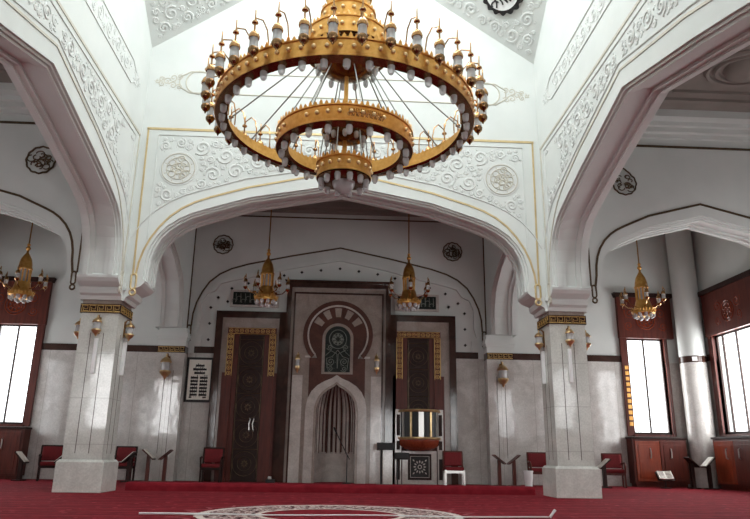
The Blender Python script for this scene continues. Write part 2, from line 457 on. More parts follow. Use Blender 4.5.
# wall masses above the pillars, and side walls of the back bay with their own arches
for sx, nm in ((-1, 'left'), (1, 'right')):
    mb = MB()
    x0, x1 = sorted((sx*XI, sx*XO))
    mb.box(x0, x1, YF, YB, 4.37, 10.2)
    struct(mb.build('wall_%s_pier_mass' % nm, M['plaster']))
    mb = MB(); mb.box(x0, x1, YC-S-HW, YC-S+HW, 0, 10.2); struct(mb.build('wall_%s_near_pier' % nm, M['plaster']))
    # back bay longitudinal arch
    yA, yB_ = YB, 20.2
    yc = (yA+yB_)/2; U = (yB_-yA)/2
    P = (lambda sx, yc: (lambda u, v, d: Vector((sx*(XI+d), yc-sx*u, v))))(sx, yc)
    mb = MB(); arch_wall(mb, P, arch_half(1, 6.55, 4.35, U-.16), U, 4.37, ZC, corbel=False)
    mb.box(x0, x1, 20.2, D, 4.37, ZC)
    struct(mb.build('wall_%s_back_bay' % nm, M['plaster']))
    # bays on the camera's side of the square
    mb = MB(); mb.box(x0, x1, YR, YC-S-HW, 6.6, ZC); struct(mb.build('wall_%s_near_bay' % nm, M['plaster']))
    # transverse arch across the aisle
    xc = sx*(XO+XW)/2; U2 = (XW-XO)/2
    P = (lambda xc: (lambda u, v, d: Vector((xc+u, YF+d, v))))(xc)
    mb = MB(); arch_wall(mb, P, arch_half(1, 6.27, 4.35, U2-.36), U2, 4.3, ZC)
    w_ = struct(mb.build('wall_%s_aisle_arch' % nm, M['plaster']))
    mb = MB()
    gl = [(-2.58, 4.5)]+[(-u*2.55/2.58, v+.02) for u, v in arch_half(1, 6.55, 4.5, 2.58)[1:]]
    gl = full([(2.66, 4.5)]+arch_half(1, 6.55, 4.5, 2.62)[1:])
    strip(mb, P, gl, .05)
    for s in (-1, 1):
        chain(mb, P, s*2.7, 4.52, .85, .022)
        strip(mb, P, [(s*2.76, 4.5), (s*2.76, 5.4)], .035)
    mb.build('gilt_line', M['bronze'], w_)
    mb = MB(); mb.box(xc-U2, xc+U2, YF-.03, YF+.01, 7.97, 8.02); mb.build('gilt_rail', M['bronze'], w_)
    mb = MB()
    for z0, z1, pr in ((8.2, 8.3, .08), (8.3, 8.42, .2), (8.42, 8.52, .3), (8.52, 8.7, .55)): mb.box(xc-U2, xc+U2, YF-pr, YF+.01, z0, z1)
    for z0, z1, pr in ((8.2, 8.3, .08), (8.3, 8.42, .2), (8.42, 8.52, .3), (8.52, 8.7, .55)):
        a, b = sorted((sx*XO, sx*(XO+pr))); mb.box(a, b, 5, YF, z0, z1)
        a, b = sorted((sx*XW, sx*(XW-pr))); mb.box(a, b, 5, YF, z0, z1)
    struct(mb.build('trim_%s_aisle_cornice' % nm, M['plaster']))

# ---- spandrel relief, gilt frames and cartouches
gold_half = offset(full(big), .34)[:len(big)]        # left half, spring to apex
def goldz(u):
    u = -abs(u)
    for a, b in zip(gold_half[:-1], gold_half[1:]):
        if a[0] <= u <= b[0] and b[0]-a[0] > 1e-6: return a[1]+(b[1]-a[1])*(u-a[0])/(b[0]-a[0])
    return 4.5 if u < gold_half[0][0] else 7.1
def spandrel(P, wall, top, gm, med=True, near=False):
    big = globals()['big'] if near else side_half
    mb = MB()
    inside = lambda u, v: 0.05 < u < 4.2 and v < top-.2 and v > goldz(u)+.14
    keep = [(3.72, 7.0, .47)] if med else []
    random.seed(11)
    arabesque(mb, P, inside, (0, 4.25, 5.6, 7.8), .21, .032, .03, mirror=True, keep=keep, tries=14000)
    fr = [(-.15, top-.14), (-4.2, top-.14)]
    low = [(u, v) for u, v in offset(full(big), .46)[3:len(big)]]
    for s in (-1, 1):
        line(mb, P, [(s*.0, top-.15), (s*4.24, top-.15), (s*4.24, low[0][1])], .016)
        line(mb, P, [(s*u, v) for u, v in low], .016)
    mb.build('plaster_relief', M['relief'], wall)
    mb = MB()
    outline = [(0, top), (-4.5, top), (-4.5, top-.01), (-4.42, 4.52)]
    for s in (-1, 1):
        strip(mb, P, [(s*4.52, top), (0, top)] if s < 0 else [(0, top), (4.52, top)], .055)
        strip(mb, P, [(s*4.49, top), (s*4.46, 4.48)], .04)
        gp = [(s*4.39, 4.48), (s*4.39, 4.7)]+[(s*abs(u), v) for u, v in offset(full(big), .2)[2:4]]+[(s*abs(u), v) for u, v in gold_half[4:]]
        gp = [(s*4.40, 4.48)]+[(s*abs(u), v) for u, v in [(4.37, 4.75), (4.29, 5.05), (4.17, 5.33), (4.0, 5.6), (3.8, 5.84), (3.56, 6.04), (3.28, 6.2), (2.95, 6.33), (2.1, 6.6), (0, 7.08)]]
        strip(mb, P, gp, .042)
        chain(mb, P, s*4.43, 4.5, 1.0, .026)
    mb.build('gilt_line', gm, wall)
    return
spandrel(Pfront, wall_front, 7.98, M['gilt'], near=True)
spandrel(Pleft, side_walls['wall_left_arcade'], 7.75, M['gilt_pale'])
spandrel(Pright, side_walls['wall_right_arcade'], 7.75, M['gilt_pale'])

# cartouche strip above the spandrels
def cartouche(P, wall, z0, z1, uend, gm, fill):
    mb = MB(); zm = (z0+z1)/2
    for s in (-1, 1):
        for z in (z0, z1): line(mb, P, [(0, z), (s*(uend-.45), z)], .016)
        line(mb, P, [(s*(uend-.45), z1), (s*(uend-.2), zm+.12), (s*(uend-.2), zm-.12), (s*(uend-.45), z0)], .016)
    mb.build('cartouche_frame', gm if not fill else M['relief'], wall)
    mb = MB(); random.seed(5)
    if fill:
        arabesque(mb, P, lambda u, v: 0 < u < uend-.5 and z0+.05 < v < z1-.05, (0, uend-.5, z0, z1), .2, .05, .02, mirror=True, tries=4000)
    e0 = uend-.05 if not fill else uend-.15
    for s in (-1, 1):
        for k, (du, dv, r) in enumerate(((.0, .1, .1), (.0, -.1, .1), (.18, .0, .1), (.32, .07, .07), (.32, -.07, .07), (.46, 0, .06), (-.18, .14, .08), (-.18, -.14, .08))):
            spiral(mb, P, s*(e0+du*(.8 if not fill else .55)), zm+dv, r, k, 1 if k % 2 else -1, .013, 1.3)
        if not fill:
            # open loop joining the fleuron to the strip
            pts = [(s*(e0-.28-.32+.3*math.cos(a*PI/12)), zm+.3*math.sin(a*PI/12)) for a in range(-8, 9)]
            line(mb, P, pts, .016)
    mb.build('fleuron_relief', gm if not fill else M['relief'], wall)
cartouche(Pfront, wall_front, 8.94, 9.5, 4.1, M['gilt_pale'], False)
cartouche(Pleft, side_walls['wall_left_arcade'], 8.5, 9.05, 3.95, M['relief'], True)
cartouche(Pright, side_walls['wall_right_arcade'], 8.5, 9.05, 3.95, M['relief'], True)

# pendentives: flat triangles leaning over the corners, carved all over
ZG = gable(0)
for nm, sx, sy in (('left', -1, 1), ('right', 1, 1), ('near_left', -1, -1), ('near_right', 1, -1)):
    A = Vector((sx*XI, YC+sy*XI, 10.1)); B = Vector((0, YC+sy*XI, ZG)); C = Vector((sx*XI, YC, ZG))
    mb = MB(); off = Vector((sx*.2, sy*.2, 0))
    bm = mb.bm
    a = [bm.verts.new(p) for p in (A, B, C)]; b = [bm.verts.new(p+off) for p in (A, B, C)]
    bm.faces.new(a); bm.faces.new(b[::-1])
    for i in range(3): bm.faces.new((a[i], b[i], b[(i+1) % 3], a[(i+1) % 3]))
    w_ = struct(mb.build('wall_%s_pendentive' % nm, M['plaster']))
    if sy > 0:
        mid = (B+C)/2; vv = (mid-A); H = vv.length; vv.normalize(); uu = (C-B).normalized(); Wd = (C-B).length/2
        nn = uu.cross(vv)
        if nn.dot(Vector((0, YC, 10))-A) > 0: nn = -nn
        P = (lambda A, uu, vv, nn: (lambda u, v, d: A+uu*u+vv*v+nn*d))(A, uu, vv, nn)
        mb = MB(); random.seed(3)
        ins = lambda u, v: v > .15 and abs(u) < (v/H)*Wd-.12 and v < 3.1
        arabesque(mb, P, ins, (-2.2, 2.2, .2, 3.1), .2, .04, .034, tries=9000, keep=[(0, 1.86, .62)] if sx > 0 else [])
        mb.build('plaster_relief', M['relief'], w_)
        if sx < 0: continue
        side = 'left' if sx < 0 else 'right'
        t = thing('calligraphy_roundel', 'black scalloped roundel with white script high on the %s carved corner panel' % side, 'roundel', P(0, 1.86, -.01))
        P0 = (lambda P, o: (lambda u, v, d: P(u, v+1.86, d-.01)-o))(P, P(0, 1.86, -.01))
        mb = MB()
        pts = [(( .5+.03*math.cos(16*a))*math.cos(a), (.5+.03*math.cos(16*a))*math.sin(a)) for a in [2*PI*i/96 for i in range(96)]]
        mb.prism(P0, pts, -.05, .03); mb.build('rim', M['black'], t)
        mb = MB(); mb.prism(P0, [(.4*math.cos(2*PI*i/40), .4*math.sin(2*PI*i/40)) for i in range(40)], -.065, 0); mb.build('field', M['white'], t)
        mb = MB(); random.seed(21)
        for k in range(5):
            u0 = -.26+.13*k
            mb.tube([P0(u0+.05*math.sin(i*.7+k), -.25+.06*i, -.07) for i in range(8)], .02, 5)
            mb.tube([P0(u0+.09*math.cos(i*.45), -.16+.08*(k % 3)+.07*math.sin(i*.45), -.07) for i in range(9)], .02, 5)
        mb.build('script', M['black'], t)

# drum and dome cap above the corner panels (daylight enters through the drum windows)
mb = MB(); R_ = XI
cor = [Vector((0, YC+R_, 0)), Vector((R_, YC, 0)), Vector((0, YC-R_, 0)), Vector((-R_, YC, 0))]
HOL = []
for i in range(4):
    a, b = cor[i], cor[(i+1) % 4]
    t = (b-a).normalized(); L_ = (b-a).length
    P = (lambda a, t: (lambda u, v, d: a+t*u+Vector((0, 0, v))))(a, t)
    for u0, u1, z0, z1 in ((0, L_, ZG-.05, ZG+.3), (0, L_, ZG+2.3, ZG+2.6), (0, .5, ZG+.3, ZG+2.3), (L_-.5, L_, ZG+.3, ZG+2.3), (L_/2-.15, L_/2+.15, ZG+.3, ZG+2.3)):
        mb.face([P(u0, z0, 0), P(u1, z0, 0), P(u1, z1, 0), P(u0, z1, 0)])
    HOL.append((a, t, L_))
ap = Vector((0, YC, ZG+4.2))
for i in range(4):
    mb.face([cor[i]+Vector((0, 0, ZG+2.6)), cor[(i+1) % 4]+Vector((0, 0, ZG+2.6)), ap])
struct(mb.build('ceiling_dome_drum', M['plaster']))

# ------------------------------------------------------------------ floor, ceilings, outer walls
mb = MB(); mb.box(-XW-.3, XW+.3, YR-.3, D+1.2, -.1, 0)
floor = struct(mb.build('floor', M['carpet']))
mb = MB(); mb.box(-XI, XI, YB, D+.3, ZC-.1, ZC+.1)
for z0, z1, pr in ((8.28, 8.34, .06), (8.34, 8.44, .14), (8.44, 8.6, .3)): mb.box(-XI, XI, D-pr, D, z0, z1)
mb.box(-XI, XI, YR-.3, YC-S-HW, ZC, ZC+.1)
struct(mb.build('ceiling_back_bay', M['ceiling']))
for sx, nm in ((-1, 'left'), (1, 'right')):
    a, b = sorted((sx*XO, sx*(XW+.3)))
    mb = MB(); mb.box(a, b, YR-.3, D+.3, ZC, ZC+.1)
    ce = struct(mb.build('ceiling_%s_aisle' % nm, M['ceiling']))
    mb = MB(); xc = sx*8.4
    for (x0, x1, y0, y1) in ((xc-2.1, xc+2.1, 13.3, 13.42), (xc-1.1, xc+1.1, 12.95, 13.0), (xc-2.1, xc-1.98, 8, 13.3), (xc+1.98, xc+2.1, 8, 13.3), (xc-2.1, xc+2.1, 10.2, 10.3)):
        mb.box(x0, x1, y0, y1, ZC-.07, ZC+.01)
    mb.build('coffer_moulding', M['ceiling'], ce)
    mb = MB()
    for rr in (.78, .6): mb.tube([(xc+rr*math.cos(a*PI/16), 12.0+rr*.8*math.sin(a*PI/16), ZC-.02) for a in range(32)], .06, 6, closed=True)
    mb.lathe([(.45, .02), (.4, -.1), (.25, -.2), (.001, -.24)], (xc, 12.0, ZC), 20)
    mb.build('ceiling_boss', M['ceiling'], ce, True)

def holed(mb, P, u0, u1, v0, v1, holes, d0, d1):
    us = sorted({u0, u1}|{h[0] for h in holes}|{h[1] for h in holes}); vs = sorted({v0, v1}|{h[2] for h in holes}|{h[3] for h in holes})
    us = [u for u in us if u0 <= u <= u1]; vs = [v for v in vs if v0 <= v <= v1]
    for a, b in zip(us[:-1], us[1:]):
        # merge vertically where solid
        run = None
        for c, e in zip(vs[:-1], vs[1:]):
            solid = not any(h[0] <= (a+b)/2 <= h[1] and h[2] <= (c+e)/2 <= h[3] for h in holes)
            if solid and run is None: run = c
            if (not solid) and run is not None:
                mb.prism(P, [(a, run), (b, run), (b, c), (a, c)], d0, d1); run = None
        if run is not None: mb.prism(P, [(a, run), (b, run), (b, vs[-1]), (a, vs[-1])], d0, d1)
Pback = lambda u, v, d: Vector((u, D+d, v))
Prw = lambda u, v, d: Vector((XW+d, u, v))
Plw = lambda u, v, d: Vector((-XW-d, u, v))
Prear = lambda u, v, d: Vector((u, YR-d, v))
back_holes = [(-10.24, -9.04, 1.5, 4.45), (9.04, 10.24, 1.5, 4.45), (-.6, .6, 0, 2.9)]
mb = MB(); holed(mb, Pback, -XW-.3, XW+.3, 0, ZC+.1, back_holes, 0, .3)
wall_back = struct(mb.build('wall_back', M['plaster']))
side_h = [(17.5, 19.6, 1.5, 4.4), (11.9, 14.0, 1.3, 4.4), (2.6, 4.6, 1.5, 4.4)]
mb = MB(); holed(mb, Prw, YR-.3, D+.3, 0, ZC+.1, side_h, 0, .3); wall_right = struct(mb.build('wall_right', M['plaster']))
mb = MB(); holed(mb, Plw, YR-.3, D+.3, 0, ZC+.1, side_h, 0, .3); wall_left = struct(mb.build('wall_left', M['plaster']))
rear_h = [(-11.3, -10.0, 1.7, 5.1), (-8.2, -7.2, 1.2, 4.4), (2.2, 4.2, 0, 3.4), (7.0, 8.0, 1.2, 4.4), (10.2, 11.2, 2.0, 5.0)]
mb = MB(); holed(mb, Prear, -XW-.3, XW+.3, 0, ZC+.1, rear_h, 0, .3); struct(mb.build('wall_rear', M['plaster']))
# marble wainscot + dark band
mb = MB(); holed(mb, Pback, -XW, -1.6, 0, 3.68, back_holes, -.04, .0); holed(mb, Pback, 1.6, XW, 0, 3.68, back_holes, -.04, .0)
mb.build('marble_wainscot', M['marble'], wall_back)
mb = MB()
for a, b in ((-8.9, -5.2), (-4.34, -3.72), (3.6, 4.34), (5.2, 8.86), (-XW, -10.8), (10.76, XW)): mb.prism(Pback, [(a, 3.68), (b, 3.68), (b, 3.88), (a, 3.88)], -.05, 0)
mb.build('brown_band', M['brown'], wall_back)
for P, w_ in ((Prw, wall_right), (Plw, wall_left)):
    mb = MB(); holed(mb, P, YR, D-.05, 0, 3.68, side_h, -.04, 0); mb.build('marble_wainscot', M['marble'], w_)
    mb = MB()
    hh = [(a-.2, b+.2, c, e) for a, b, c, e in side_h]
    holed(mb, P, YR, D-.05, 3.68, 3.88, hh, -.05, 0); mb.build('brown_band', M['brown'], w_)
# back wall: gilt rail, blind arch, chain ends, scalloped inner field with studs
mb = MB(); mb.box(-XI, XI, D-.02, D+.01, 8.11, 8.15); mb.box(-3.1, 3.1, D-.2, D-.14, 8.46, 8.5)
bl = [(4.5, 4.52), (4.48, 4.9), (4.4, 5.25), (4.25, 5.6), (4.05, 5.92), (3.75, 6.18), (3.4, 6.36), (2.9, 6.52), (1.55, 6.83), (0, 7.14)]
strip(mb, Pback, full(bl), .05)
for s in (-1, 1):
    strip(mb, Pback, [(s*4.62, 4.52), (s*4.62, 8.1)], .045)
    chain(mb, Pback, s*4.56, 4.54, 1.05, .026)
mb.build('gilt_line', M['bronze'], wall_back)
mb = MB()
sc = [(4.15, 3.88), (4.15, 4.2), (4.3, 4.32), (4.22, 4.62), (4.22, 5.2), (4.1, 5.5), (3.85, 5.62), (3.7, 5.85), (3.35, 5.95), (2.6, 6.12), (1.5, 6.4), (0, 6.7)]
po = full(sc); mb.band(Pback, po, offset(po, .12), -.1, .0)
mb.build('scalloped_moulding', M['plaster'], wall_back)
mb = MB()
for s in (-1, 1):
    for u, v in ((3.95, 4.1), (3.95, 4.6), (3.95, 5.1), (3.75, 5.42), (3.35, 5.72), (2.85, 5.9), (2.3, 6.02), (1.75, 6.18), (1.2, 6.3), (.6, 6.38), (3.45, 5.3)):
        mb.prism(Pback, [(s*u-.05, v), (s*u, v-.05), (s*u+.05, v), (s*u, v+.05)], -.03, 0)
mb.prism(Pback, [(-.05, 6.45), (0, 6.4), (.05, 6.45), (0, 6.5)], -.03, 0)
st = mb.build('wall_studs', M['ink'], wall_back)

# ------------------------------------------------------------------ pillars and pilasters
def meander(mb, P, u0, u1, v0, v1, r=.0065):
    n = max(3, int(round((u1-u0)/.17))); s = (u1-u0)/n; h = v1-v0
    for k in range(n):
        c = u0+s*(k+.5); m = (v0+v1)/2
        a = s*.36; b = h*.32
        mb.tube([P(c-a, m-b, -.006), P(c-a, m+b, -.006), P(c+a, m+b, -.006), P(c+a, m-b*.3, -.006), P(c-a*.1, m-b*.3, -.006)], r, 4)
        mb.tube([P(c+a*1.3, m-b, -.006), P(c-a*.4, m-b, -.006), P(c-a*.4, m+b*.35, -.006)], r, 4)
    for v in (v0+.018, v1-.018): mb.tube([P(u0, v, -.004), P(u1, v, -.004)], r, 4)
def pillar(x, label):
    t = thing('pillar', label, 'pillar', (x, YP, 0), 0, 'square marble pillars of the arcade'); t['kind'] = 'thing'
    mb = MB(); mb.box(-.475, .475, -.475, .475, 0, .58)
    mb.lathe([(.475*2**.5, .58), (.43*2**.5, .63)], (0, 0, 0), 4, Matrix.Rotation(PI/4, 4, 'Z'))
    mb.build('plinth', M['pillar'], t, bevel=.012)
    mb = MB(); h = HW-.02
    mb.box(-h, h, -h, h, .6, 3.62)
    mb.build('shaft', M['pillar'], t)
    mb = MB()
    for a in range(4):
        R = Matrix.Rotation(a*PI/2, 4, 'Z')
        for u in (-.15, .12): mb.box(u-.008, u+.008, -h-.004, -h+.01, .75, 3.2, R)
    mb.build('groove', M['dgrey'], t)
    mb = MB(); mb.box(-HW-.01, HW+.01, -HW-.01, HW+.01, 3.62, 3.82); bd = mb.build('frieze_band', M['brown'], t)
    mb = MB()
    for a in range(4):
        R = Matrix.Rotation(a*PI/2, 4, 'Z')
        meander(mb, (lambda R: (lambda u, v, d: R @ Vector((u, -HW-.01+d, v))))(R), -.41, .41, 3.63, 3.81)
    mb.build('gold_meander', M['gilt_bright'], bd)
    mb = MB(); mb.box(-h, h, -h, h, 3.82, 4.05); mb.build('neck', M['dgrey' if False else 'beige'], t)
    mb = MB()
    for z0, z1, e in ((4.05, 4.12, .03), (4.12, 4.2, .07), (4.2, 4.27, .045), (4.27, 4.36, .02)): mb.box(-HW-e, HW+e, -HW-e, HW+e, z0, z1)
    mb.build('capital', M['plaster'], t)
    return t
pillar(-S, 'square grey marble pillar at the left of the arch')
pillar(S, 'square grey marble pillar at the right of the arch')
for s, sd in ((-1, 'left'), (1, 'right')):
    xc = s*4.92
    t = thing('wall_pilaster', 'marble pilaster with gold band on the back wall, %s of the mihrab' % sd, 'pilaster', (xc, 20.2, 0), 0, 'marble pilasters on the back wall'); t['kind'] = 'thing'
    mb = MB(); mb.box(-.4, .4, 0, D-20.2-.045, 0, 3.62); mb.build('shaft', M['marble'], t)
    mb = MB()
    for u in (-.12, .12): mb.box(u-.008, u+.008, -.005, .01, .75, 3.1)
    mb.build('groove', M['dgrey'], t)
    mb = MB(); mb.box(-.41, .41, -.01, D-20.2-.06, 3.62, 3.82); bd = mb.build('frieze_band', M['brown'], t)
    mb = MB(); meander(mb, lambda u, v, d: Vector((u, -.01+d, v)), -.39, .39, 3.63, 3.81)
    mb.build('gold_meander', M['gilt_bright'], bd)
    mb = MB()
    for z0, z1, e in ((3.82, 4.0, .0), (4.0, 4.08, .03), (4.08, 4.16, .06), (4.16, 4.24, .04), (4.24, 4.36, .01)): mb.box(-.4-e, .4+e, -e, D-20.2-.06, z0, z1)
    mb.build('capital', M['plaster'], t)
# round corner columns
for s, sd in ((1, 'right'),):
    t = thing('corner_column', 'round grey marble column in the %s back corner between two windows' % sd, 'column', (s*10.915, 20.2, 0)); t['kind'] = 'thing'
    mb = MB(); mb.lathe([(.001, 0), (.385, 0), (.385, 3.62), (.001, 3.62)], n=40); mb.build('shaft', M['marble'], t, True)
    mb = MB(); mb.lathe([(.001, 3.62), (.395, 3.62), (.395, 3.82), (.001, 3.82)], n=40); mb.build('frieze_band', M['brown'], t, True)
    mb = MB(); mb.lathe([(.001, 3.82), (.385, 3.82), (.385, ZC-.02), (.001, ZC-.02)], n=40); mb.build('upper_shaft', M['plaster'], t, True)
    mb = MB(); mb.box(-.07, .07, -.43, -.39, 3.66, 3.78, Matrix.Rotation(-.35, 4, 'Z')); mb.build('plate', M['white'], t)

# ------------------------------------------------------------------ windows
WN = [0]
def window(P, u0, u1, z0, z1, mulls, surround=None, ztop=5.88, gilt=False, light=120., pane=True):  # gilt: adds gold blocks that stand in for sun glints
    WN[0] += 1
    c = P((u0+u1)/2, 0, 0); root = bpy.data.objects.new('window_%d' % WN[0], None); COL.objects.link(root); root.location = c; struct(root)
    Q = lambda u, v, d: P(u, v, d)-c
    f = .07
    mb = MB()
    for a, b, e, g in ((u0, u1, z0, z0+f), (u0, u1, z1-f, z1), (u0, u0+f, z0, z1), (u1-f, u1, z0, z1)): mb.prism(Q, [(a, e), (b, e), (b, g), (a, g)], .02, .075)
    mb.build('window_frame', M['wood_dark'], root)
    for m in mulls:
        mb = MB(); mb.prism(Q, [(m-.025, z0), (m+.025, z0), (m+.025, z1), (m-.025, z1)], .025, .07); mb.build('mullion', M['wood_dark'], root)
    if pane:
        mb = MB(); mb.prism(Q, [(u0, z0), (u1, z0), (u1, z1), (u0, z1)], .078, .084); mb.build('pane', M['pane'], root)
    if surround:
        a, b = surround
        mb = MB()
        for l, r in ((a+.02, u0), (u1, b-.22 if b-u1 > .3 else b-.02)): mb.prism(Q, [(l, 1.45), (r, 1.45), (r, z1), (l, z1)], -.1, .02)
        mb.prism(Q, [(u0-.03, z0-.06), (u1+.03, z0-.06), (u1+.03, z0), (u0-.03, z0)], -.16, .1)
        mb.build('jamb', M['wood'], root)
        mb = MB(); mb.prism(Q, [(a, z1-.02), (b, z1-.02), (b, ztop-.14), (a, ztop-.14)], -.14, 0)
        hd = mb.build('carved_headboard', M['wood'], root)
        mb = MB()
        mb.prism(Q, [(a-.05, ztop-.14), (b+.05, ztop-.14), (b+.1, ztop), (a-.1, ztop)], -.2, 0); mb.build('cornice', M['wood_dark'], hd)
        mb = MB()
        Q2 = lambda u, v, d: Q(u, v, d-.14)
        um = (a+b)/2; zm = (z1+ztop)/2-.05
        rosette_bits(mb, Q2, um, zm-.1, .3, .016)
        for s in (-1, 1):
            spiral(mb, Q2, um+s*.5, zm+.1, .18, 0, s, .015); spiral(mb, Q2, um+s*.55, zm-.3, .14, 1, -s, .013)
        mb.build('carving', M['wood_red'], hd)
        if gilt:  # orange glints of sun on the jamb, put in as gold-coloured blocks
            mb = MB()
            for i in range(11):
                z = 1.75+i*.17
                mb.prism(Q, [(u0-.13, z), (u0-.02, z), (u0-.02, z+.11), (u0-.13, z+.11)], -.12, -.09)
            mb.build('sun_glint_blocks', M['gold'], root)
    la = bpy.data.lights.new('daylight', 'AREA'); la.shape = 'RECTANGLE'; la.size = u1-u0; la.size_y = z1-z0; la.energy = light; la.color = (1, 1, .99)
    lo = bpy.data.objects.new('window_daylight', la); COL.objects.link(lo)
    n = (P(0, 0, 0)-P(0, 0, 1)).normalized()
    lo.location = P((u0+u1)/2, (z0+z1)/2, .1)
    lo.rotation_euler = n.to_track_quat('-Z', 'Y').to_euler()
    return root
LW = 32.
window(Pback, -10.24, -9.04, 1.5, 4.45, (-9.64,), (-10.72, -8.82), light=LW*1.4)
window(Pback, 9.04, 10.24, 1.5, 4.45, (9.62,), (8.82, 10.56), gilt=True, light=LW*2.2)  # gilt here gives the sun-glint blocks on the left jamb
window(Prw, 17.5, 19.6, 1.5, 4.4, (18.55, 19.25), (17.2, 19.85), ztop=5.8, light=LW*5)
window(Plw, 17.5, 19.6, 1.5, 4.4, (18.55,), None, light=LW*1.6)
for P in (Prw, Plw):
    window(P, 11.9, 14.0, 1.3, 4.4, (12.95,), None, light=LW*(3.6 if P is Prw else .8))
    window(P, 2.6, 4.6, 1.5, 4.4, (3.6,), None, light=LW*.3)  # unseen windows added to bring light into the aisles
for (a, b, c, e), k_ in zip(rear_h, (4.6, 3.4, 6.0, 3.0, 1.4)): window(Prear, a, b, c, e, ((a+b)/2,), None, light=LW*k_)
# drum windows
for a, t, L_ in HOL:
    n = Vector((-t.y, t.x, 0)); 
    mid = a+t*(L_/2)
    if n.dot(Vector((0, YC, 0))-mid) < 0: n = -n
    la = bpy.data.lights.new('drum_daylight', 'AREA'); la.shape = 'RECTANGLE'; la.size = L_-1; la.size_y = 2.0; la.energy = 345; la.color = (.96, 1, 1)
    lo = bpy.data.objects.new('drum_daylight', la); COL.objects.link(lo)
    lo.location = mid-n*.1+Vector((0, 0, ZG+1.3)); lo.rotation_euler = (n+Vector((0, 0, -.35))).to_track_quat('-Z', 'Y').to_euler()

# ------------------------------------------------------------------ cabinets under the windows
def cabinet(loc, rz, w, label, ndoor=2):
    t = thing('window_cabinet', label, 'cabinet', loc, rz, 'wooden cabinets under the windows')
    mb = MB(); mb.box(-w/2, w/2, -.4, 0, .1, 1.36); mb.box(-w/2+.05, w/2-.05, -.36, 0, 0, .1); mb.build('body', M['wood'], t, bevel=.006)
    mb = MB(); mb.box(-w/2-.03, w/2+.03, -.44, 0, 1.36, 1.42); mb.build('top', M['wood_dark'], t, bevel=.008)
    dw = (w-.12)/ndoor
    for k in range(ndoor):
        x0 = -w/2+.06+k*dw+.01; x1 = x0+dw-.02
        mb = MB(); mb.box(x0, x1, -.425, -.4, .16, 1.3); mb.box(x0+.09, x1-.09, -.435, -.42, .26, 1.2)
        d = mb.build('door', M['wood_red'] if k == 0 else M['wood'], t, bevel=.004)
        hx = x1-.3 if k == 0 else x0+.3
        mb = MB(); mb.tube([(hx, -.43, .82), (hx, -.47, .84), (hx+.008, -.475, .97), (hx, -.47, 1.08), (hx, -.43, 1.1)], .018, 6)
        mb.build('handle', M['steel'], d, True)
    return t
cabinet((9.6, D-.05, 0), 0, 1.64, 'reddish wooden cabinet under the right back window, behind an open book')
cabinet((-9.66, D-.05, 0), 0, 1.74, 'dark wooden cabinet under the bright window at the left edge')
cabinet((XW-.05, 18.55, 0), -PI/2, 2.1, 'dark wooden cabinet at the right edge, under the side window')

# ------------------------------------------------------------------ mihrab
mi = thing('mihrab', 'tall stone mihrab with horseshoe arch and fluted prayer niche in the back wall', 'mihrab', (0, D, 0))
Pm = lambda u, v, d: Vector((u, d, v))
mb = MB()
fr = lambda x, z, w, d0, d1: (mb.prism(Pm, [(-x, 0), (-x+w, 0), (-x+w, z), (-x, z)], d0, d1), mb.prism(Pm, [(x-w, 0), (x, 0), (x, z), (x-w, z)], d0, d1), mb.prism(Pm, [(-x+w, z-w), (x-w, z-w), (x-w, z), (-x+w, z)], d0, d1))
fr(1.6, 5.9, .15, -.34, 0); fr(1.38, 5.6, .05, -.3, 0)
mb.build('outer_frame', M['brown'], mi)
mb = MB(); mb.prism(Pm, [(-1.65, 5.9), (1.65, 5.9), (1.69, 5.96), (-1.69, 5.96)], -.42, 0); mb.build('cornice', M['brown'], mi)
# stone field with hole for niche
mb = MB(); holed(mb, Pm, -1.46, 1.46, 0, 5.78, [(-.62, .62, 0, 2.9)], -.26, 0); mb.build('stone_field', M['beige'], mi)
# pale jamb slabs
for s in (-1, 1):
    mb = MB(); mb.prism(Pm, [(s*1.02, 0), (s*1.33, 0), (s*1.33, 3.05), (s*1.02, 3.05)], -.30, -.25); mb.build('marble_slab', M['pale_marble'], mi)
# brown field behind the arches
ha = [(1.0*math.cos(a), 4.42+1.0*math.sin(a)) for a in [math.radians(-38+k*(256/40)) for k in range(41)]]
hf = [(-.84, 2.1)]+ha[::-1]+[(.84, 2.1)]
mb = MB()
for s in (-1, 1): mb.prism(Pm, [(s*u, v) for u, v in [(0, 3.0), (.24, 2.85), (.48, 2.7), (.7, 2.48), (.84, 2.25), (.84, 4.3), (0, 4.3)]], -.275, -.2)
mb.prism(Pm, [(.9*math.cos(a), 4.28+.9*math.sin(a)) for a in [math.radians(-25+k*230/32) for k in range(33)]], -.279, -.2)
# cut the niche opening: the panel sits above z=2 so mask it with the arch surround
mb.build('brown_field', M['redbrown'], mi)
def arc(r, a0, a1, n=40, c=(0, 4.28)): return [(c[0]+r*math.cos(math.radians(a0+(a1-a0)*k/n)), c[1]+r*math.sin(math.radians(a0+(a1-a0)*k/n))) for k in range(n+1)]
mb = MB(); mb.band(Pm, arc(.93, 222, -42), arc(1.06, 222, -42), -.33, -.2)
mb.build('horseshoe_moulding', M['redbrown'], mi)
mb = MB(); mb.band(Pm, arc(.88, 222, -42), arc(.93, 222, -42), -.31, -.2)
for s in (-1, 1): mb.prism(Pm, [(s*.62, 3.58), (s*.72, 3.58), (s*.72, 3.69), (s*.66, 3.69)], -.31, -.2); mb.prism(Pm, [(s*.66, 3.58), (s*.98, 3.58), (s*.98, 3.64), (s*.66, 3.64)], -.31, -.2)
mb.build('horseshoe_fillet', M['pale_marble'], mi)
for k in range(5):
    a0 = 157-k*27.5-4; a1 = a0-15
    mb = MB(); mb.band(Pm, arc(.56, a0, a1, 4), arc(.83, a0, a1, 4), -.31, -.25); mb.build('voussoir', M['beige'], mi)
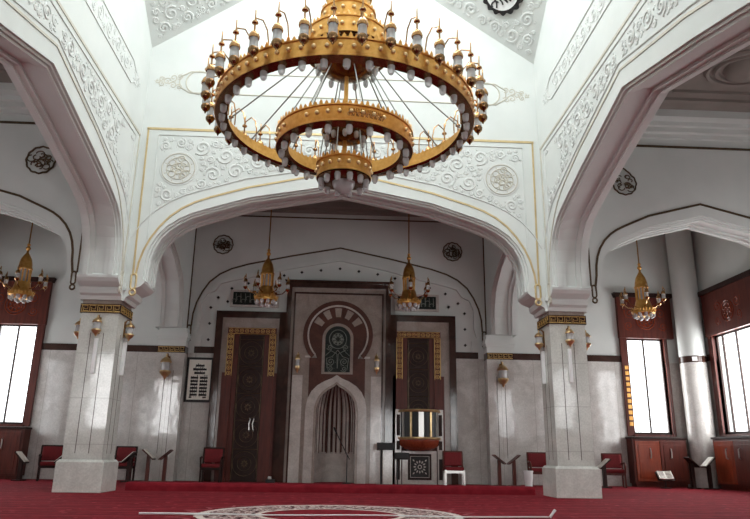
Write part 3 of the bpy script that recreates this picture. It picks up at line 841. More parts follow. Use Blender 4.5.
# arched mosaic panel
pl = [(-.47, 3.1)]+[(.47*math.cos(a), 4.17+.47*math.sin(a)) for a in [PI-k*PI/24 for k in range(25)]]+[(.47, 3.1)]
mb = MB(); mb.prism(Pm, pl, -.31, -.2); pn = mb.build('mosaic_surround', M['beige'], mi)
pl2 = [(-.38, 3.16)]+[(.38*math.cos(a), 4.17+.38*math.sin(a)) for a in [PI-k*PI/24 for k in range(25)]]+[(.38, 3.16)]
mb = MB(); mb.prism(Pm, pl2, -.325, -.2); mb.build('mosaic_panel', M['mosaic'], pn)
mb = MB(); Pq = lambda u, v, d: Vector((u, -.325+d, v-.1 if v > 3.7 else v-.03))
for rr in (.1, .16, .26): line(mb, Pq, [(rr*math.cos(k*PI/16), 4.25+rr*1.1*math.sin(k*PI/16)) for k in range(32)], .011, closed=True)
for k in range(8): leaf(mb, Pq, 0, 4.25, k*PI/4, .24, .01)
for s in (-1, 1):
    line(mb, Pq, [(s*.36, 3.75), (s*.2, 3.9), (s*.02, 3.8), (s*.0, 3.3)], .011)
    line(mb, Pq, [(0, 3.92), (s*.16, 3.72), (s*.33, 3.6), (s*.3, 3.3)], .011)
    spiral(mb, Pq, s*.2, 3.5, .12, 1, s, .011); spiral(mb, Pq, s*.2, 3.28, .09, 1, -s, .01)
    spiral(mb, Pq, s*.24, 4.0, .09, 1, s, .01)
mb.build('mosaic_tracery', M['mosaic_line'], pn)
# niche: ogee opening, pale surround, fluted curved back
og = [(.58, 0), (.58, 1.95), (.57, 2.1), (.53, 2.27), (.46, 2.41), (.36, 2.53), (.22, 2.64), (.09, 2.71), (0, 2.79)]
og_o = [(.9, 0), (.9, 1.95), (.89, 2.14), (.84, 2.38), (.74, 2.58), (.58, 2.75), (.37, 2.88), (.15, 2.97), (0, 3.07)]
mb = MB(); mb.band(Pm, full(og), full(og_o), -.38, -.2); mb.build('niche_arch', M['pale_marble'], mi)
mb = MB(); mb.band(Pm, offset(full(og), -.001), offset(full(og), .07), -.41, -.3); mb.build('niche_moulding', M['beige'], mi)
mb = MB()
# filler between the ogee and the rectangular opening
for s in (-1, 1):
    pass
NF = 18
prof_n = 12
def nichepoint(a, f, r): return Vector((r*1.05*math.cos(a), -.2+ .78*math.sin(a)*r/.58, f))
grid = []
for i in range(NF*4+1):
    a = PI*i/(NF*4)
    flute = 1-.06*abs(math.sin(PI*i/4)) 
    colv = []
    for j in range(10): colv.append(nichepoint(a, .82+1.05*j/9, .58*flute))
    for j in range(1, 9):
        b = PI/2*j/8
        colv.append(nichepoint(a, 1.87+1.08*math.sin(b), max(.002, .58*flute*math.cos(b))))
    grid.append(colv)
bmv = [[mb.bm.verts.new(p) for p in c] for c in grid]
for i in range(len(bmv)-1):
    for j in range(len(bmv[0])-1): mb.bm.faces.new((bmv[i][j], bmv[i+1][j], bmv[i+1][j+1], bmv[i][j+1]))
me_n = mb.mesh('fluted_niche', M['redbrown'], True); me_n.materials.append(M['honed'])
for p in me_n.polygons:
    c = p.center
    a = math.atan2(max(0, (c.y+.2)/.78*.58), c.x)
    p.material_index = 1 if (a/PI*NF) % 1.5 < .85 else 0
put('fluted_niche', me_n, mi)
mb = MB()
pts = [nichepoint(PI*i/24, 0, .575) for i in range(25)]
for a, b in zip(pts[:-1], pts[1:]): mb.face([a, b, b+Vector((0, 0, .84)), a+Vector((0, 0, .84))])
mb.tube([p+Vector((0, -.01, .84)) for p in pts], .02, 5)
mb.build('niche_dado', M['honed'], mi, True)

# ------------------------------------------------------------------ door surrounds, left doorway and pulpit doorway
def door(xc, x0, x1, n, half):
    root = bpy.data.objects.new('door_%d' % n, None); COL.objects.link(root); root.location = (xc, D, 0); struct(root)
    a, b = x0-xc, x1-xc
    mb = MB()
    for (l, r, z0, z1) in ((a, a+.2, 0, 4.97), (b-.2, b, 0, 4.97), (a+.2, b-.2, 4.77, 4.97)): mb.prism(Pm, [(l, z0), (r, z0), (r, z1), (l, z1)], -.22, 0)
    mb.build('outer_frame', M['brown'], root)
    mb = MB(); mb.prism(Pm, [(a+.2, 0), (b-.2, 0), (b-.2, 4.77), (a+.2, 4.77)], -.15, 0); mb.build('stone_field', M['beige'], root)
    mb = MB()
    for l, r, z0, z1 in ((-half-.2, -half, 0, 4.45), (half, half+.2, 0, 4.45), (-half, half, 4.25, 4.45)): mb.prism(Pm, [(l, z0), (r, z0), (r, z1), (l, z1)], -.26, -.1)
    for s in (-1, 1): mb.prism(Pm, [(s*(half+.17), 0), (s*(half+.3), 0), (s*(half+.3), 3.1), (s*(half+.17), 3.1)], -.22, -.1)
    for s in (-1, 1): mb.prism(Pm, [(s*half, 0), (s*(half-.14), 0), (s*(half-.14), 4.25), (s*half, 4.25)], -.2, -.1)
    mb.build('jamb', M['wood'], root)
    # gold carved band round the top of the frame
    mb = MB(); w = .13
    def guill(u0, v0, u1, v1):
        L_ = math.hypot(u1-u0, v1-v0); k = int(round(L_/.15)); tx, ty = (u1-u0)/L_, (v1-v0)/L_
        for i in range(k):
            f = (i+.5)/k*L_; cu, cv = u0+tx*f, v0+ty*f
            line(mb, Pf, [(cu+.055*math.cos(q*PI/4), cv+.055*math.sin(q*PI/4)) for q in range(8)], .009, closed=True)
            leaf(mb, Pf, cu-tx*.05, cv-ty*.05, math.atan2(ty, tx), .10, .015)
        for o in (-.085, .085): line(mb, Pf, [(u0-ty*o, v0+tx*o), (u1-ty*o, v1+tx*o)], .009)
    Pf = lambda u, v, d: Vector((u, -.26+d, v))
    guill(-half-.1, 3.0, -half-.1, 4.25); guill(half+.1, 3.0, half+.1, 4.25); guill(-half-.18, 4.35, half+.18, 4.35)
    mb.build('gold_carving', M['gilt_bright'], root)
    mb = MB(); mb.prism(Pm, [(-half+.12, 0), (half-.12, 0), (half-.12, 4.25), (-half+.12, 4.25)], -.17, -.05); lf = mb.build('door_leaf', M['wood_dark'], root)
    mb = MB(); Pd = lambda u, v, d: Vector((u, -.17+d, v)); hh = half-.17
    for k in range(5):
        zc = .5+k*.8
        for rr in (hh*.95, hh*.55): line(mb, Pd, [(rr*math.cos(q*PI/10), zc+rr*math.sin(q*PI/10)) for q in range(20)], .009, closed=True)
        for q in range(8): leaf(mb, Pd, 0, zc, q*PI/4, hh*.4, .01)
        line(mb, Pd, [(-hh, zc+.4), (hh, zc+.4)], .012)
    for s in (-1, 1): line(mb, Pd, [(s*hh, .05), (s*hh, 4.2)], .014)
    mb.build('carving', M['bronze'], lf)
    mb = MB()
    for s in (-1, 1):
        mb.tube([(s*.06+.14, -.17, 1.42), (s*.06+.14, -.24, 1.45), (s*.05+.12, -.24, 1.62), (s*.05+.16, -.24, 1.75), (s*.06+.14, -.17, 1.78)], .016, 6)
    mb.build('door_handle', M['steel'], lf, True)
    return root
door(-2.6, -3.72, -1.6, 1, .53)
door(2.46, 1.6, 3.62, 2, .48)

# pulpit balcony in front of the right doorway
pu = thing('pulpit', 'curved wood and gilt pulpit balcony on a carved pedestal, right of the mihrab', 'pulpit', (2.46, 20.36, 0))
mb = MB(); mb.lathe([(.001, .92), (.35, .92), (.5, 1.0), (.58, 1.08), (.6, 1.2), (.6, 1.24), (.001, 1.24)], (0, 0, 0), 28, None, PI, 2*PI); mb.build('balcony_base', M['wood_red'], pu, True)
mb = MB(); mb.lathe([(.52, 1.24), (.56, 1.24), (.56, 2.02), (.52, 2.02), (.52, 1.24)], (0, 0, 0), 28, None, PI, 2*PI); mb.build('balcony_panel', M['black'], pu, True)
for k in range(7):
    a = PI+PI*(k+.0)/6
    w = .15 if k == 3 else (.09 if k % 2 else .06)
    mb = MB(); mb.box(.555, .585, -w/2, w/2, 1.26, 2.02, Matrix.Rotation(a, 4, 'Z')); mb.build('baluster', M['steel'] if k % 2 else M['brass'], pu)
for z in (1.27, 2.05):
    mb = MB(); mb.tube([(.6*math.cos(PI+PI*k/24), .6*math.sin(PI+PI*k/24), z) for k in range(25)], .04, 8); mb.build('gilt_rail', M['brass'], pu, True)
mb = MB(); mb.box(-.5, .5, -.12, .15, 0, .92); mb.build('pedestal', M['pale_marble'], pu)
mb = MB(); mb.box(-.34, .34, -.15, -.11, .12, .84); sp = mb.build('star_panel', M['wood_dark'], pu)
mb = MB(); mb.box(-.29, .29, -.16, -.14, .17, .79); mb.build('panel_field', M['ink'], sp)
mb = MB(); Ps = lambda u, v, d: Vector((u, -.162+d, v))
for k in range(12):
    a = k*PI/6
    leaf(mb, Ps, .09*math.cos(a), .48+.09*math.sin(a), a, .11, .016); 
    if k % 3 == 0: leaf(mb, Ps, .2*math.cos(a+PI/4), .48+.2*math.sin(a+PI/4), a+PI/4, .1, .014)
line(mb, Ps, [(.05*math.cos(q*PI/6), .48+.05*math.sin(q*PI/6)) for q in range(12)], .014, closed=True)
line(mb, Ps, [(-.27, .19), (.27, .19), (.27, .77), (-.27, .77)], .012, closed=True)
mb.build('star_inlay', M['pale_marble'], sp)
for s in (-1, 1):
    mb = MB(); mb.box(s*.62-.09, s*.62+.09, -.1, .1, 0, 2.1); po = mb.build('side_post', M['pale_marble'], pu)
    mb = MB()
    for z0, z1 in ((.12, .7), (.95, 1.2), (1.35, 1.95)): mb.box(s*.62-.05, s*.62+.05, -.115, -.09, z0, z1)
    mb.build('post_panel', M['wood_dark'], po)

# ------------------------------------------------------------------ calligraphy plaques, roundels and framed board
def plaque(xc, w, label):
    t = thing('calligraphy_plaque', label, 'wall panel', (xc, D-.025, 5.4), 0, 'dark inscription panels above the doorways')
    mb = MB(); mb.box(-w/2, w/2, -.05, .02, -.27, .27); mb.build('border', M['pale_marble'], t)
    mb = MB(); mb.box(-w/2+.09, w/2-.09, -.065, -.04, -.2, .2); mb.build('field', M['mosaic'], t)
    mb = MB(); random.seed(int(w*100)); P = lambda u, v, d: Vector((u, -.066+d, v))
    n = 9
    for k in range(n):
        u = -w/2+.18+(w-.36)*k/(n-1)
        line(mb, P, [(u, -.13), (u+.01, .0), (u, .15)], .013)
        line(mb, P, [(u-.05+.07*math.cos(q*.5), -.05+.06*math.sin(q*.5)+(.05 if k % 2 else -.04)) for q in range(9)], .012)
    mb.build('script', M['mosaic_line'], t)
plaque(-2.62, 1.5, 'dark inscription panel with pale script above the left doorway')
plaque(2.44, 1.38, 'dark inscription panel with pale script above the pulpit doorway')

def roundel(loc, R, label, body, pointed=False, P=None):
    t = thing('calligraphy_roundel', label, 'roundel', loc, 0, 'openwork script roundels on the walls')
    Q = lambda u, v, d: Vector((u, d, v))
    mb = MB()
    pts = []
    for k in range(48):
        a = 2*PI*k/48; r = R*(1+.03*math.cos(12*a))
        if pointed and abs(a-PI/2) < .6: r *= 1+.35*(1-abs(a-PI/2)/.6)
        pts.append((r*math.cos(a), r*math.sin(a)))
    line(mb, Q, pts, R*.07, closed=True)
    random.seed(int(R*1000)+len(label))
    for k in range(15):
        a = random.uniform(0, 6.28); q = R*random.uniform(.15, .7)
        cu, cv = q*math.cos(a), q*math.sin(a); rr = R*random.uniform(.16, .32); s0 = random.uniform(0, 6)
        line(mb, Q, [(cu+rr*math.cos(s0+i*.45), cv+rr*.8*math.sin(s0+i*.45)) for i in range(11)], R*.045)
    mb.build('openwork_ring', M['bronze'], t)
    if body:
        me = text_mesh(body, 1., .03)
        if me.vertices:
            wx = max(v.co.x for v in me.vertices)*2; wy = max(v.co.y for v in me.vertices)*2
            k = R*1.45/max(wx, wy)
            for v in me.vertices: v.co = Vector((v.co.x*k, -.02-v.co.z, v.co.y*k*(1.0 if wx < 1.6*wy else 1.6)))
            me.materials.append(M['bronze']); put('script', me, t)
    return t
roundel((-3.72, D-.035, 7.14), .3, 'dark openwork script roundel on the back wall, left of the hanging chandeliers', '\uFDF4')
roundel((3.6, D-.035, 7.12), .3, 'dark openwork script roundel on the back wall, right of the hanging chandeliers', '\uFDF2')
roundel((-6.78, YF-.035, 7.08), .32, 'round dark script roundel in the left aisle above its arch', None)
roundel((6.62, YF-.035, 7.0), .28, 'pointed dark script roundel in the right aisle above its arch', None, True)
for s, sd in ((-1, 'left'), (1, 'right')):
    t = thing('gilt_rosette', 'round pale gilt script rosette on the %s carved spandrel of the arch' % sd, 'rosette', (s*3.72, YF-.005, 7.0), 0, 'gilt rosettes over the arch')
    mb = MB(); Q = lambda u, v, d: Vector((u, d, v)); Q = lambda u, v, d: Vector((u, d-.004, v)); rosette_bits(mb, Q, 0, 0, .37, .010)
    random.seed(4)
    for k in range(10):
        a = random.uniform(0, 6.28); q = .38*random.uniform(.1, .7)
        line(mb, Q, [(q*math.cos(a)+.07*math.cos(i*.5), q*math.sin(a)+.07*math.sin(i*.5)) for i in range(10)], .012)
    mb.build('gilt_tracery', M['gilt_pale'], t)
    mb = MB(); mb.lathe([(.001, .004), (.42, .004), (.425, .0)], n=32, mat=Matrix.Rotation(PI/2, 4, 'X')); mb.build('plaster_disc', M['relief'], t)

t = thing('framed_board', 'white board of black script in a black frame, left of the left doorway', 'framed board', (-4.1, D-.06, 2.88))
mb = MB(); mb.box(-.4, .4, -.05, .01, -.66, .66); mb.build('frame', M['black'], t)
mb = MB(); mb.box(-.33, .33, -.06, -.03, -.59, .59); mb.build('board', M['paper'], t)
mb = MB(); P = lambda u, v, d: Vector((u, -.062+d, v)); random.seed(9)
def word(u0, u1, v, h):
    mb.prism(P, [(u0, v-h*.5), (u1, v-h*.4), (u1, v+h*.2), (u0, v+h*.3)], -.002, .004)
    k = max(2, int((u1-u0)/.05))
    for i in range(k):
        u = u0+(u1-u0)*(i+.5)/k
        hh = random.choice((.3, .8, .6, 0))*h
        mb.prism(P, [(u-.01, v), (u+.01, v), (u+.01, v+hh+.01), (u-.01, v+hh+.01)], -.002, .004)
        if random.random() < .6: mb.prism(P, [(u-.008, v-h*.85), (u+.008, v-h*.85), (u+.008, v-h*.65), (u-.008, v-h*.65)], -.002, .004)
word(-.13, .13, .42, .085); word(-.2, .2, .31, .09); word(-.16, .16, .2, .085)
for r in range(6): word(-.25, -.03, .06-.1*r, .085); word(.02, .25, .06-.1*r, .085)
word(-.26, -.18, -.52, .05); word(.14, .24, -.52, .05)
mb.build('script', M['ink'], t)

# ------------------------------------------------------------------ sconces and column speakers
def sconce(loc, rz, label, h=.46, group='gilt lanterns on the pillars', slim=1.):
    t = thing('wall_lantern', label, 'wall lantern', loc, rz, group)
    k = h/.46; kk = k; 
    mb = MB(); mb.box(-.035*k, .035*k, -.02, 0, -.16*k, .2*k); mb.tube([(0, -.01, .16*k), (0, -.05*k, .24*k), (0, -.1*k, .22*k)], .012*k, 6); mb.build('bracket', M['bracket'], t)
    c = (0, -.12*k, 0)
    mb = MB(); mb.lathe([(.001, .23), (.01, .22), (.012, .17), (.03, .16), (.06, .12), (.075, .08), (.07, .07), (.001, .07)] if False else [(r*k*1.35*slim, z*k) for r, z in [(.001, .23), (.01, .22), (.012, .17), (.03, .16), (.06, .12), (.075, .08), (.07, .07), (.001, .07)]], c, 14); mb.build('cap', M['brass'], t, True)
    mb = MB(); mb.lathe([(.001, .07*k), (.07*k*slim, .07*k), (.075*k*slim, -.07*k), (.001, -.07*k)], c, 14); mb.build('glass', M['frost'], t, True)
    mb = MB(); mb.lathe([(r*k*1.35*slim, z*k) for r, z in [(.001, -.07), (.07, -.07), (.075, -.1), (.05, -.15), (.02, -.18), (.012, -.22), (.001, -.23)]], c, 14); mb.build('base_ball', M['brass'], t, True)
    return t
h_ = HW-.02
sconce((-S+.0, YP-h_, 3.33), 0, 'gilt wall lantern on the front of the left pillar')
sconce((-S+h_, YP+.05, 3.33), PI/2, 'gilt wall lantern on the inner right face of the left pillar')
sconce((-S-h_, YP-.1, 3.33), -PI/2, 'gilt wall lantern on the outer left face of the left pillar')
sconce((S, YP-h_, 3.33), 0, 'gilt wall lantern on the front of the right pillar')
sconce((S-h_, YP+.05, 3.33), -PI/2, 'gilt wall lantern on the inner left face of the right pillar')
sconce((S+h_, YP-.1, 3.33), PI/2, 'gilt wall lantern on the outer right face of the right pillar')
sconce((-4.98, 20.19, 3.18), 0, 'large gilt lantern on the marble pilaster left of the framed board', .76)
sconce((4.94, 20.19, 3.15), 0, 'large gilt lantern on the marble pilaster right of the pulpit', .76)
sconce((-1.18, D-.3, 3.4), 0, 'small gilt lantern on the stone left of the horseshoe arch', .62, 'gilt lanterns beside the horseshoe arch', .6)
sconce((1.18, D-.3, 3.4), 0, 'small gilt lantern on the stone right of the horseshoe arch', .62, 'gilt lanterns beside the horseshoe arch', .6)
def speaker(loc, rz, label):
    t = thing('column_speaker', label, 'speaker', loc, rz, 'white column speakers on the pillars')
    mb = MB(); mb.box(-.036, .036, -.07, 0, -.365, .365); mb.build('housing', M['white'], t, bevel=.008)
    mb = MB(); mb.box(-.026, .026, -.074, -.068, -.34, .34); mb.build('grille', M['white'], t)
speaker((-S, YP-h_, 2.71), 0, 'white column speaker on the front of the left pillar')
speaker((-S+h_, YP+.1, 2.73), PI/2, 'white column speaker on the inner right face of the left pillar')
speaker((S, YP-h_, 2.71), 0, 'white column speaker on the front of the right pillar')
speaker((S-h_, YP+.1, 2.73), -PI/2, 'white column speaker on the inner left face of the right pillar')

# ------------------------------------------------------------------ small hanging chandeliers
def small_chandelier(label, rodtop):
    t = thing('hanging_chandelier', label, 'chandelier', (0, 0, 0), 0, 'small gold chandeliers')
    mb = MB(); mb.tube([(0, 0, 1.5), (0, 0, rodtop-.08)], .018, 6); mb.lathe([(.001, 0), (.12, 0), (.1, -.05), (.03, -.1)], (0, 0, rodtop), 14); mb.build('rod', M['bracket'], t, True)
    mb = MB(); mb.ball((0, 0, 1.52), .045); mb.ball((0, 0, 1.42), .06); mb.lathe([(.03, 1.5), (.03, 1.3), (.07, 1.24), (.13, 1.13), (.16, 1.0), (.17, .9), (.185, .88), (.185, .84), (.001, .84)], n=20); mb.build('dome_cap', M['gold'], t, True)
    mb = MB()
    for k in range(10):
        a = 2*PI*k/10; mb.tube([(.155*math.cos(a), .155*math.sin(a), .86), (.15*math.cos(a), .15*math.sin(a), .6), (.155*math.cos(a), .155*math.sin(a), .42)], .02, 5)
    mb.build('cage', M['gold'], t, True)
    mb = MB(); mb.lathe([(.001, .84), (.1, .84), (.1, .44), (.001, .44)], n=16); mb.build('glass_core', M['frost'], t, True)
    mb = MB(); mb.lathe([(.17, .5), (.185, .47), (.21, .36), (.26, .26), (.3, .2), (.3, .13), (.26, .1), (.15, .05), (.001, .02)], n=24)
    for k in range(24):
        a = 2*PI*k/24; mb.tube([(.3*math.cos(a), .3*math.sin(a), .18), (.325*math.cos(a), .325*math.sin(a), .25)], [.016, .004], 4)
    mb.build('bowl', M['gold'], t, True)
    cup = MB().lathe([(.001, 0), (.03, .005), (.05, .04), (.055, .12), (.04, .13), (.001, .13)], n=12).mesh('glass_cup', M['frost'], True)
    for k in range(10): a = 2*PI*k/10; put('glass_cup', cup, t, (.24*math.cos(a), .24*math.sin(a), .01))
    for k in range(4): a = 2*PI*k/4+.4; put('glass_cup', cup, t, (.1*math.cos(a), .1*math.sin(a), -.05))
    mb = MB(); mb.tube([(.22, 0, .3), (.42, 0, .34), (.58, 0, .5), (.6, 0, .72), (.56, 0, .8), (.5, 0, .78)][:5], .014, 5)
    mb.lathe([(.001, .84), (.012, .8), (.012, .7), (.05, .66), (.06, .6), (.001, .6)], (.56, 0, 0), 10); mb.lathe([(.001, .4), (.03, .41), (.06, .45), (.055, .48), (.001, .48)], (.56, 0, 0), 10); mb.lathe([(.001, .34), (.006, .34), (.006, .4)], (.56, 0, 0), 6)
    arm = mb.mesh('lantern_arm', M['gold_dark'], True)
    gl = MB().lathe([(.001, .6), (.05, .6), (.05, .48), (.001, .48)], (.56, 0, 0), 10).mesh('lantern_glass', M['frost'], True)
    for k in range(6):
        o = put('lantern_arm', arm, t, (0, 0, 0), k*PI/3+.2); put('lantern_glass', gl, o)
    return t
sc0 = small_chandelier('gold chandelier hanging left of the mihrab, in front of the left inscription panel', ZC-.1-4.56)
sc0.location = (-1.93, 17.6, 4.56)
for loc, rz, lab in (((1.88, 17.6, 4.55), .3, 'gold chandelier hanging right of the mihrab, in front of the right inscription panel'),
                     ((-8.28, 17.6, 4.52), .5, 'gold chandelier in the left aisle, in front of the left window headboard'),
                     ((8.3, 17.6, 4.46), .1, 'gold chandelier in the right aisle, in front of the right window headboard')):
    dup(sc0, loc, rz, lab)

# ------------------------------------------------------------------ great chandelier
CH = thing('ring_chandelier', 'huge gold three-ring chandelier with lanterns hanging in the centre of the hall', 'chandelier', (.05, YC, 5.0))
z0 = 5.0
def ring(name, R, zb, zt, n=72, th=.07):
    b, t_ = zb-z0, zt-z0
    mb = MB(); mb.lathe([(R, b), (R, b+.02), (R-.012, b+.03), (R-.012, t_-.03), (R+.008, t_-.02), (R+.008, t_), (R-th, t_), (R-th, b+.02), (R-th-.03, b), (R, b)], n=n)
    o = mb.build(name, M['gold'], CH, True)
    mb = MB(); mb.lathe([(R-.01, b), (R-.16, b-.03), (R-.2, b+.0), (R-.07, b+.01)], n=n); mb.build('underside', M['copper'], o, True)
    mb = MB(); k = int(2*PI*R/.085)
    for i in range(k):
        a = 2*PI*i/k; c, s = math.cos(a), math.sin(a); tx, ty = -s, c
        p = Vector((R*c, R*s, t_)); h = .085 if i % 2 else .06; w = .028
        q = [p+Vector((tx*w, ty*w, 0)), p+Vector((tx*w*.8, ty*w*.8, h*.5)), p+Vector((0, 0, h)), p-Vector((tx*w*.8, ty*w*.8, -h*.5)), p-Vector((tx*w, ty*w, 0))]
        in_ = Vector((-c*.012, -s*.012, 0))
        A = [mb.bm.verts.new(v) for v in q]; B = [mb.bm.verts.new(v+in_) for v in q]
        mb.bm.faces.new(A); mb.bm.faces.new(B[::-1])
        for j in range(5): mb.bm.faces.new((A[j], A[(j+1) % 5], B[(j+1) % 5], B[j]))
    mb.build('cresting', M['gold'], o)
    return o
stud = MB().ball((0, 0, 0), .034, 10, 6).mesh('stud', M['brass'], True)
cup = MB().lathe([(.001, -.145), (.035, -.14), (.058, -.1), (.064, 0), (.05, .03), (.001, .035)], n=12).mesh('glass_cup', M['frost'], True)
def studs(o, R, z, n, skip=()):
    for i in range(n):
        if i % 6 in skip: continue
        a = 2*PI*(i+.5)/n-PI/2
        put('stud', stud, o, ((R+.005)*math.cos(a), (R+.005)*math.sin(a), z-z0))
def cups(R, z, n, sc=1., off=0., par=None):
    for i in range(n):
        a = 2*PI*(i+off)/n-PI/2
        put('glass_cup', cup, par or CH, (R*math.cos(a), R*math.sin(a), z-z0-.03), 0, sc)
big_r = ring('outer_ring', 2.04, 5.82, 6.09); studs(big_r, 2.03, 5.96, 72); cups(1.92, 5.83, 40, .82, 0, big_r)
mid_r = ring('middle_ring', 1.08, 5.38, 5.65, 56); studs(mid_r, 1.07, 5.53, 40, (4, 5)); cups(.98, 5.36, 20, .8, .2, mid_r)
sml_r = ring('inner_ring', .43, 4.92, 5.17, 40, .05); studs(sml_r, .42, 5.05, 18); cups(.36, 4.9, 12, .75, .5, sml_r)
# illegible raised script on the near side of the middle ring
mb = MB()
for k in range(16):
    a = -PI/2+.05+k*.032
    P = lambda u, v, d, a=a: Vector(((1.073-d)*math.cos(a+u), (1.073-d)*math.sin(a+u), 5.51-z0+v))
    mb.tube([P(0, -.05, .0), P(.008, .0, -.0), P(0, .07, .0)], .008, 4)
    if k % 2: mb.tube([P(-.02+.03*math.cos(i*.6), -.02+.035*math.sin(i*.6), 0) for i in range(8)], .008, 4)
mb.build('raised_script', M['gold_dark'], mid_r)
# globe and inner plate
mb = MB(); mb.ball((0, 0, 4.87-z0), .18, 20, 12); mb.build('glass_globe', M['frost'], CH, True)
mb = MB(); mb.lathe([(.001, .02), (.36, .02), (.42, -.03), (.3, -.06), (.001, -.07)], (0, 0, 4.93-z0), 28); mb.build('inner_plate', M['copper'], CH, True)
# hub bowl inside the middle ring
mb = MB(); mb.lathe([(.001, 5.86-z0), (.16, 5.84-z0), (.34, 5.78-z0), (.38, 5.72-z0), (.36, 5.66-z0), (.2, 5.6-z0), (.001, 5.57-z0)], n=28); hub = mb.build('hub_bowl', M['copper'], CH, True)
cups(.3, 5.64, 10, .65, 0, hub)
# crown at the top
mb = MB(); mb.lathe([(.001, 6.72), (.2, 6.74), (.42, 6.85), (.55, 7.0), (.6, 7.12)], (0, 0, -z0), 36); bowl = mb.build('crown_bowl', M['copper'], CH, True); cups(.47, 6.88, 14, .7, .3, bowl)
crown = ring('crown_ring', .7, 7.12, 7.42, 48); studs(crown, .69, 7.26, 24)
mb = MB(); mb.lathe([(.68, 7.41), (.62, 7.5), (.52, 7.58), (.45, 7.63)], (0, 0, -z0), 36)
for k in range(12):
    a = 2*PI*k/12; mb.tube([(.64*math.cos(a), .64*math.sin(a), 7.42-z0), (.52*math.cos(a), .52*math.sin(a), 7.6-z0), (.4*math.cos(a), .4*math.sin(a), 7.66-z0)], .025, 5)
mb.build('crown_shoulder', M['gold'], CH, True)
up = ring('upper_ring', .46, 7.62, 7.88, 36); studs(up, .45, 7.74, 16)
mb = MB(); mb.lathe([(.42, 7.87), (.36, 8.0), (.36, 8.2), (.4, 8.22), (.4, 8.3), (.2, 8.5), (.06, 8.7), (.05, 8.8)], (0, 0, -z0), 28); mb.build('crown_spire', M['gold'], CH, True)
mb = MB(); mb.tube([(0, 0, 8.8-z0), (0, 0, ZG+3.9-z0)], .03, 8); mb.build('suspension_pole', M['gold_dark'], CH, True)
mb = MB(); mb.tube([(0, 0, 6.72-z0), (0, 0, 4.95-z0)], .035, 8); mb.build('central_pole', M['gold'], CH, True)
for k in range(16):
    a = 2*PI*(k+.5)/16; c, s = math.cos(a), math.sin(a)
    mb = MB(); mb.tube([(.6*c, .6*s, 7.14-z0), (1.96*c, 1.96*s, 6.08-z0)], .012, 5); mb.build('stay_rod', M['rod'], CH)
for k in range(8):
    a = 2*PI*(k+.3)/8; c, s = math.cos(a), math.sin(a)
    mb = MB(); mb.tube([(.4*c, .4*s, 6.84-z0), (1.03*c, 1.03*s, 5.63-z0)], .010, 5); mb.build('stay_rod', M['rod'], CH)
for k in range(6):
    a = 2*PI*(k+.2)/6; c, s = math.cos(a), math.sin(a)
    mb = MB(); mb.tube([(.34*c, .34*s, 5.66-z0), (.4*c, .4*s, 5.15-z0)], .010, 5); mb.build('stay_rod', M['rod'], CH)
# lanterns on curved arms
LR = .19
mb = MB()
mb.tube([(-.1, 0, 0), (-.1, 0, .22), (-.06, 0, .40), (.04, 0, .50), (LR-.02, 0, .45), (LR, 0, .38)], .011, 5)
mb.lathe([(.001, .58), (.008, .57), (.01, .45), (.012, .4), (.04, .385), (.045, .36), (.02, .345), (.012, .33), (.014, .25), (.03, .24), (.06, .2), (.078, .15), (.075, .12), (.001, .12)], (LR, 0, 0), 12)
ballm = MB().lathe([(.001, -.02), (.06, -.02), (.074, -.05), (.07, -.085), (.045, -.12), (.02, -.14), (.01, -.17), (.001, -.175)], (LR, 0, 0), 12).mesh('lantern_ball', M['copper'], True)
arm = mb.mesh('lantern_arm', M['gold_dark'], True)
gl = MB().lathe([(.001, .12), (.06, .12), (.062, -.02), (.001, -.02)], (LR, 0, 0), 12).mesh('lantern_glass', M['frost'], True)
for k in range(36):
    a = 2*PI*(k+.5)/36-PI/2
    o = put('lantern_arm', arm, CH, (2.0*math.cos(a), 2.0*math.sin(a), 6.04-z0), a); put('lantern_glass', gl, o); put('lantern_ball', ballm, o)

# ------------------------------------------------------------------ chairs, stands, lecterns
def chair(loc, rz, label, frame, arms=True):
    t = thing('armchair' if arms else 'chair', label, 'chair', loc, rz, 'red upholstered chairs along the back wall')
    mb = MB(); mb.box(-.26, .26, -.26, .24, .40, .50); mb.build('seat', M['red_cloth'], t, bevel=.03)
    R = Matrix.Translation((0, .24, .5)) @ Matrix.Rotation(math.radians(-9), 4, 'X')
    mb = MB(); mb.box(-.25, .25, -.05, .03, .02, .4, R); mb.build('backrest', M['red_cloth'], t, bevel=.025)
    mb = MB()
    for s in (-1, 1): mb.box(s*.27-.025, s*.27+.025, -.03, .02, -.12, .41, R)
    mb.box(-.29, .29, -.03, .03, .39, .44, R); mb.build('back_frame', frame if arms else M['wood'], t, bevel=.008)
    for s in (-1, 1):
        for y in (-.24, .24):
            mb = MB(); mb.box(s*.26-.025, s*.26+.025, y-.025, y+.025, 0, .42); mb.build('leg', frame, t)
        if arms:
            mb = MB(); mb.tube([(s*.27, -.24, .4), (s*.28, -.26, .6), (s*.29, -.2, .66), (s*.29, 0, .67), (s*.28, .22, .66)], .028, 6); mb.build('armrest', frame, t, True)
    mb = MB(); mb.box(-.25, .25, -.245, -.215, .33, .4); mb.box(-.25, .25, .22, .25, .33, .4); mb.build('seat_rail', frame, t)
    return t
chair((-7.75, 19.7, 0), .35, 'dark red armchair against the wall at the left of the left pillar', M['wood_dark'])
chair((-5.85, 19.9, 0), .1, 'dark red armchair half hidden behind the right side of the left pillar', M['wood_dark'])
chair((-3.42, 19.9, 0), .05, 'dark red armchair below the framed board, left of the left doorway', M['wood_dark'])
chair((3.4, 19.9, 0), -.05, 'red chair with pale frame right of the pulpit', M['steel'], False)
chair((5.86, 19.9, 0), -.1, 'red armchair beside the white bin, left of the right pillar', M['wood'])
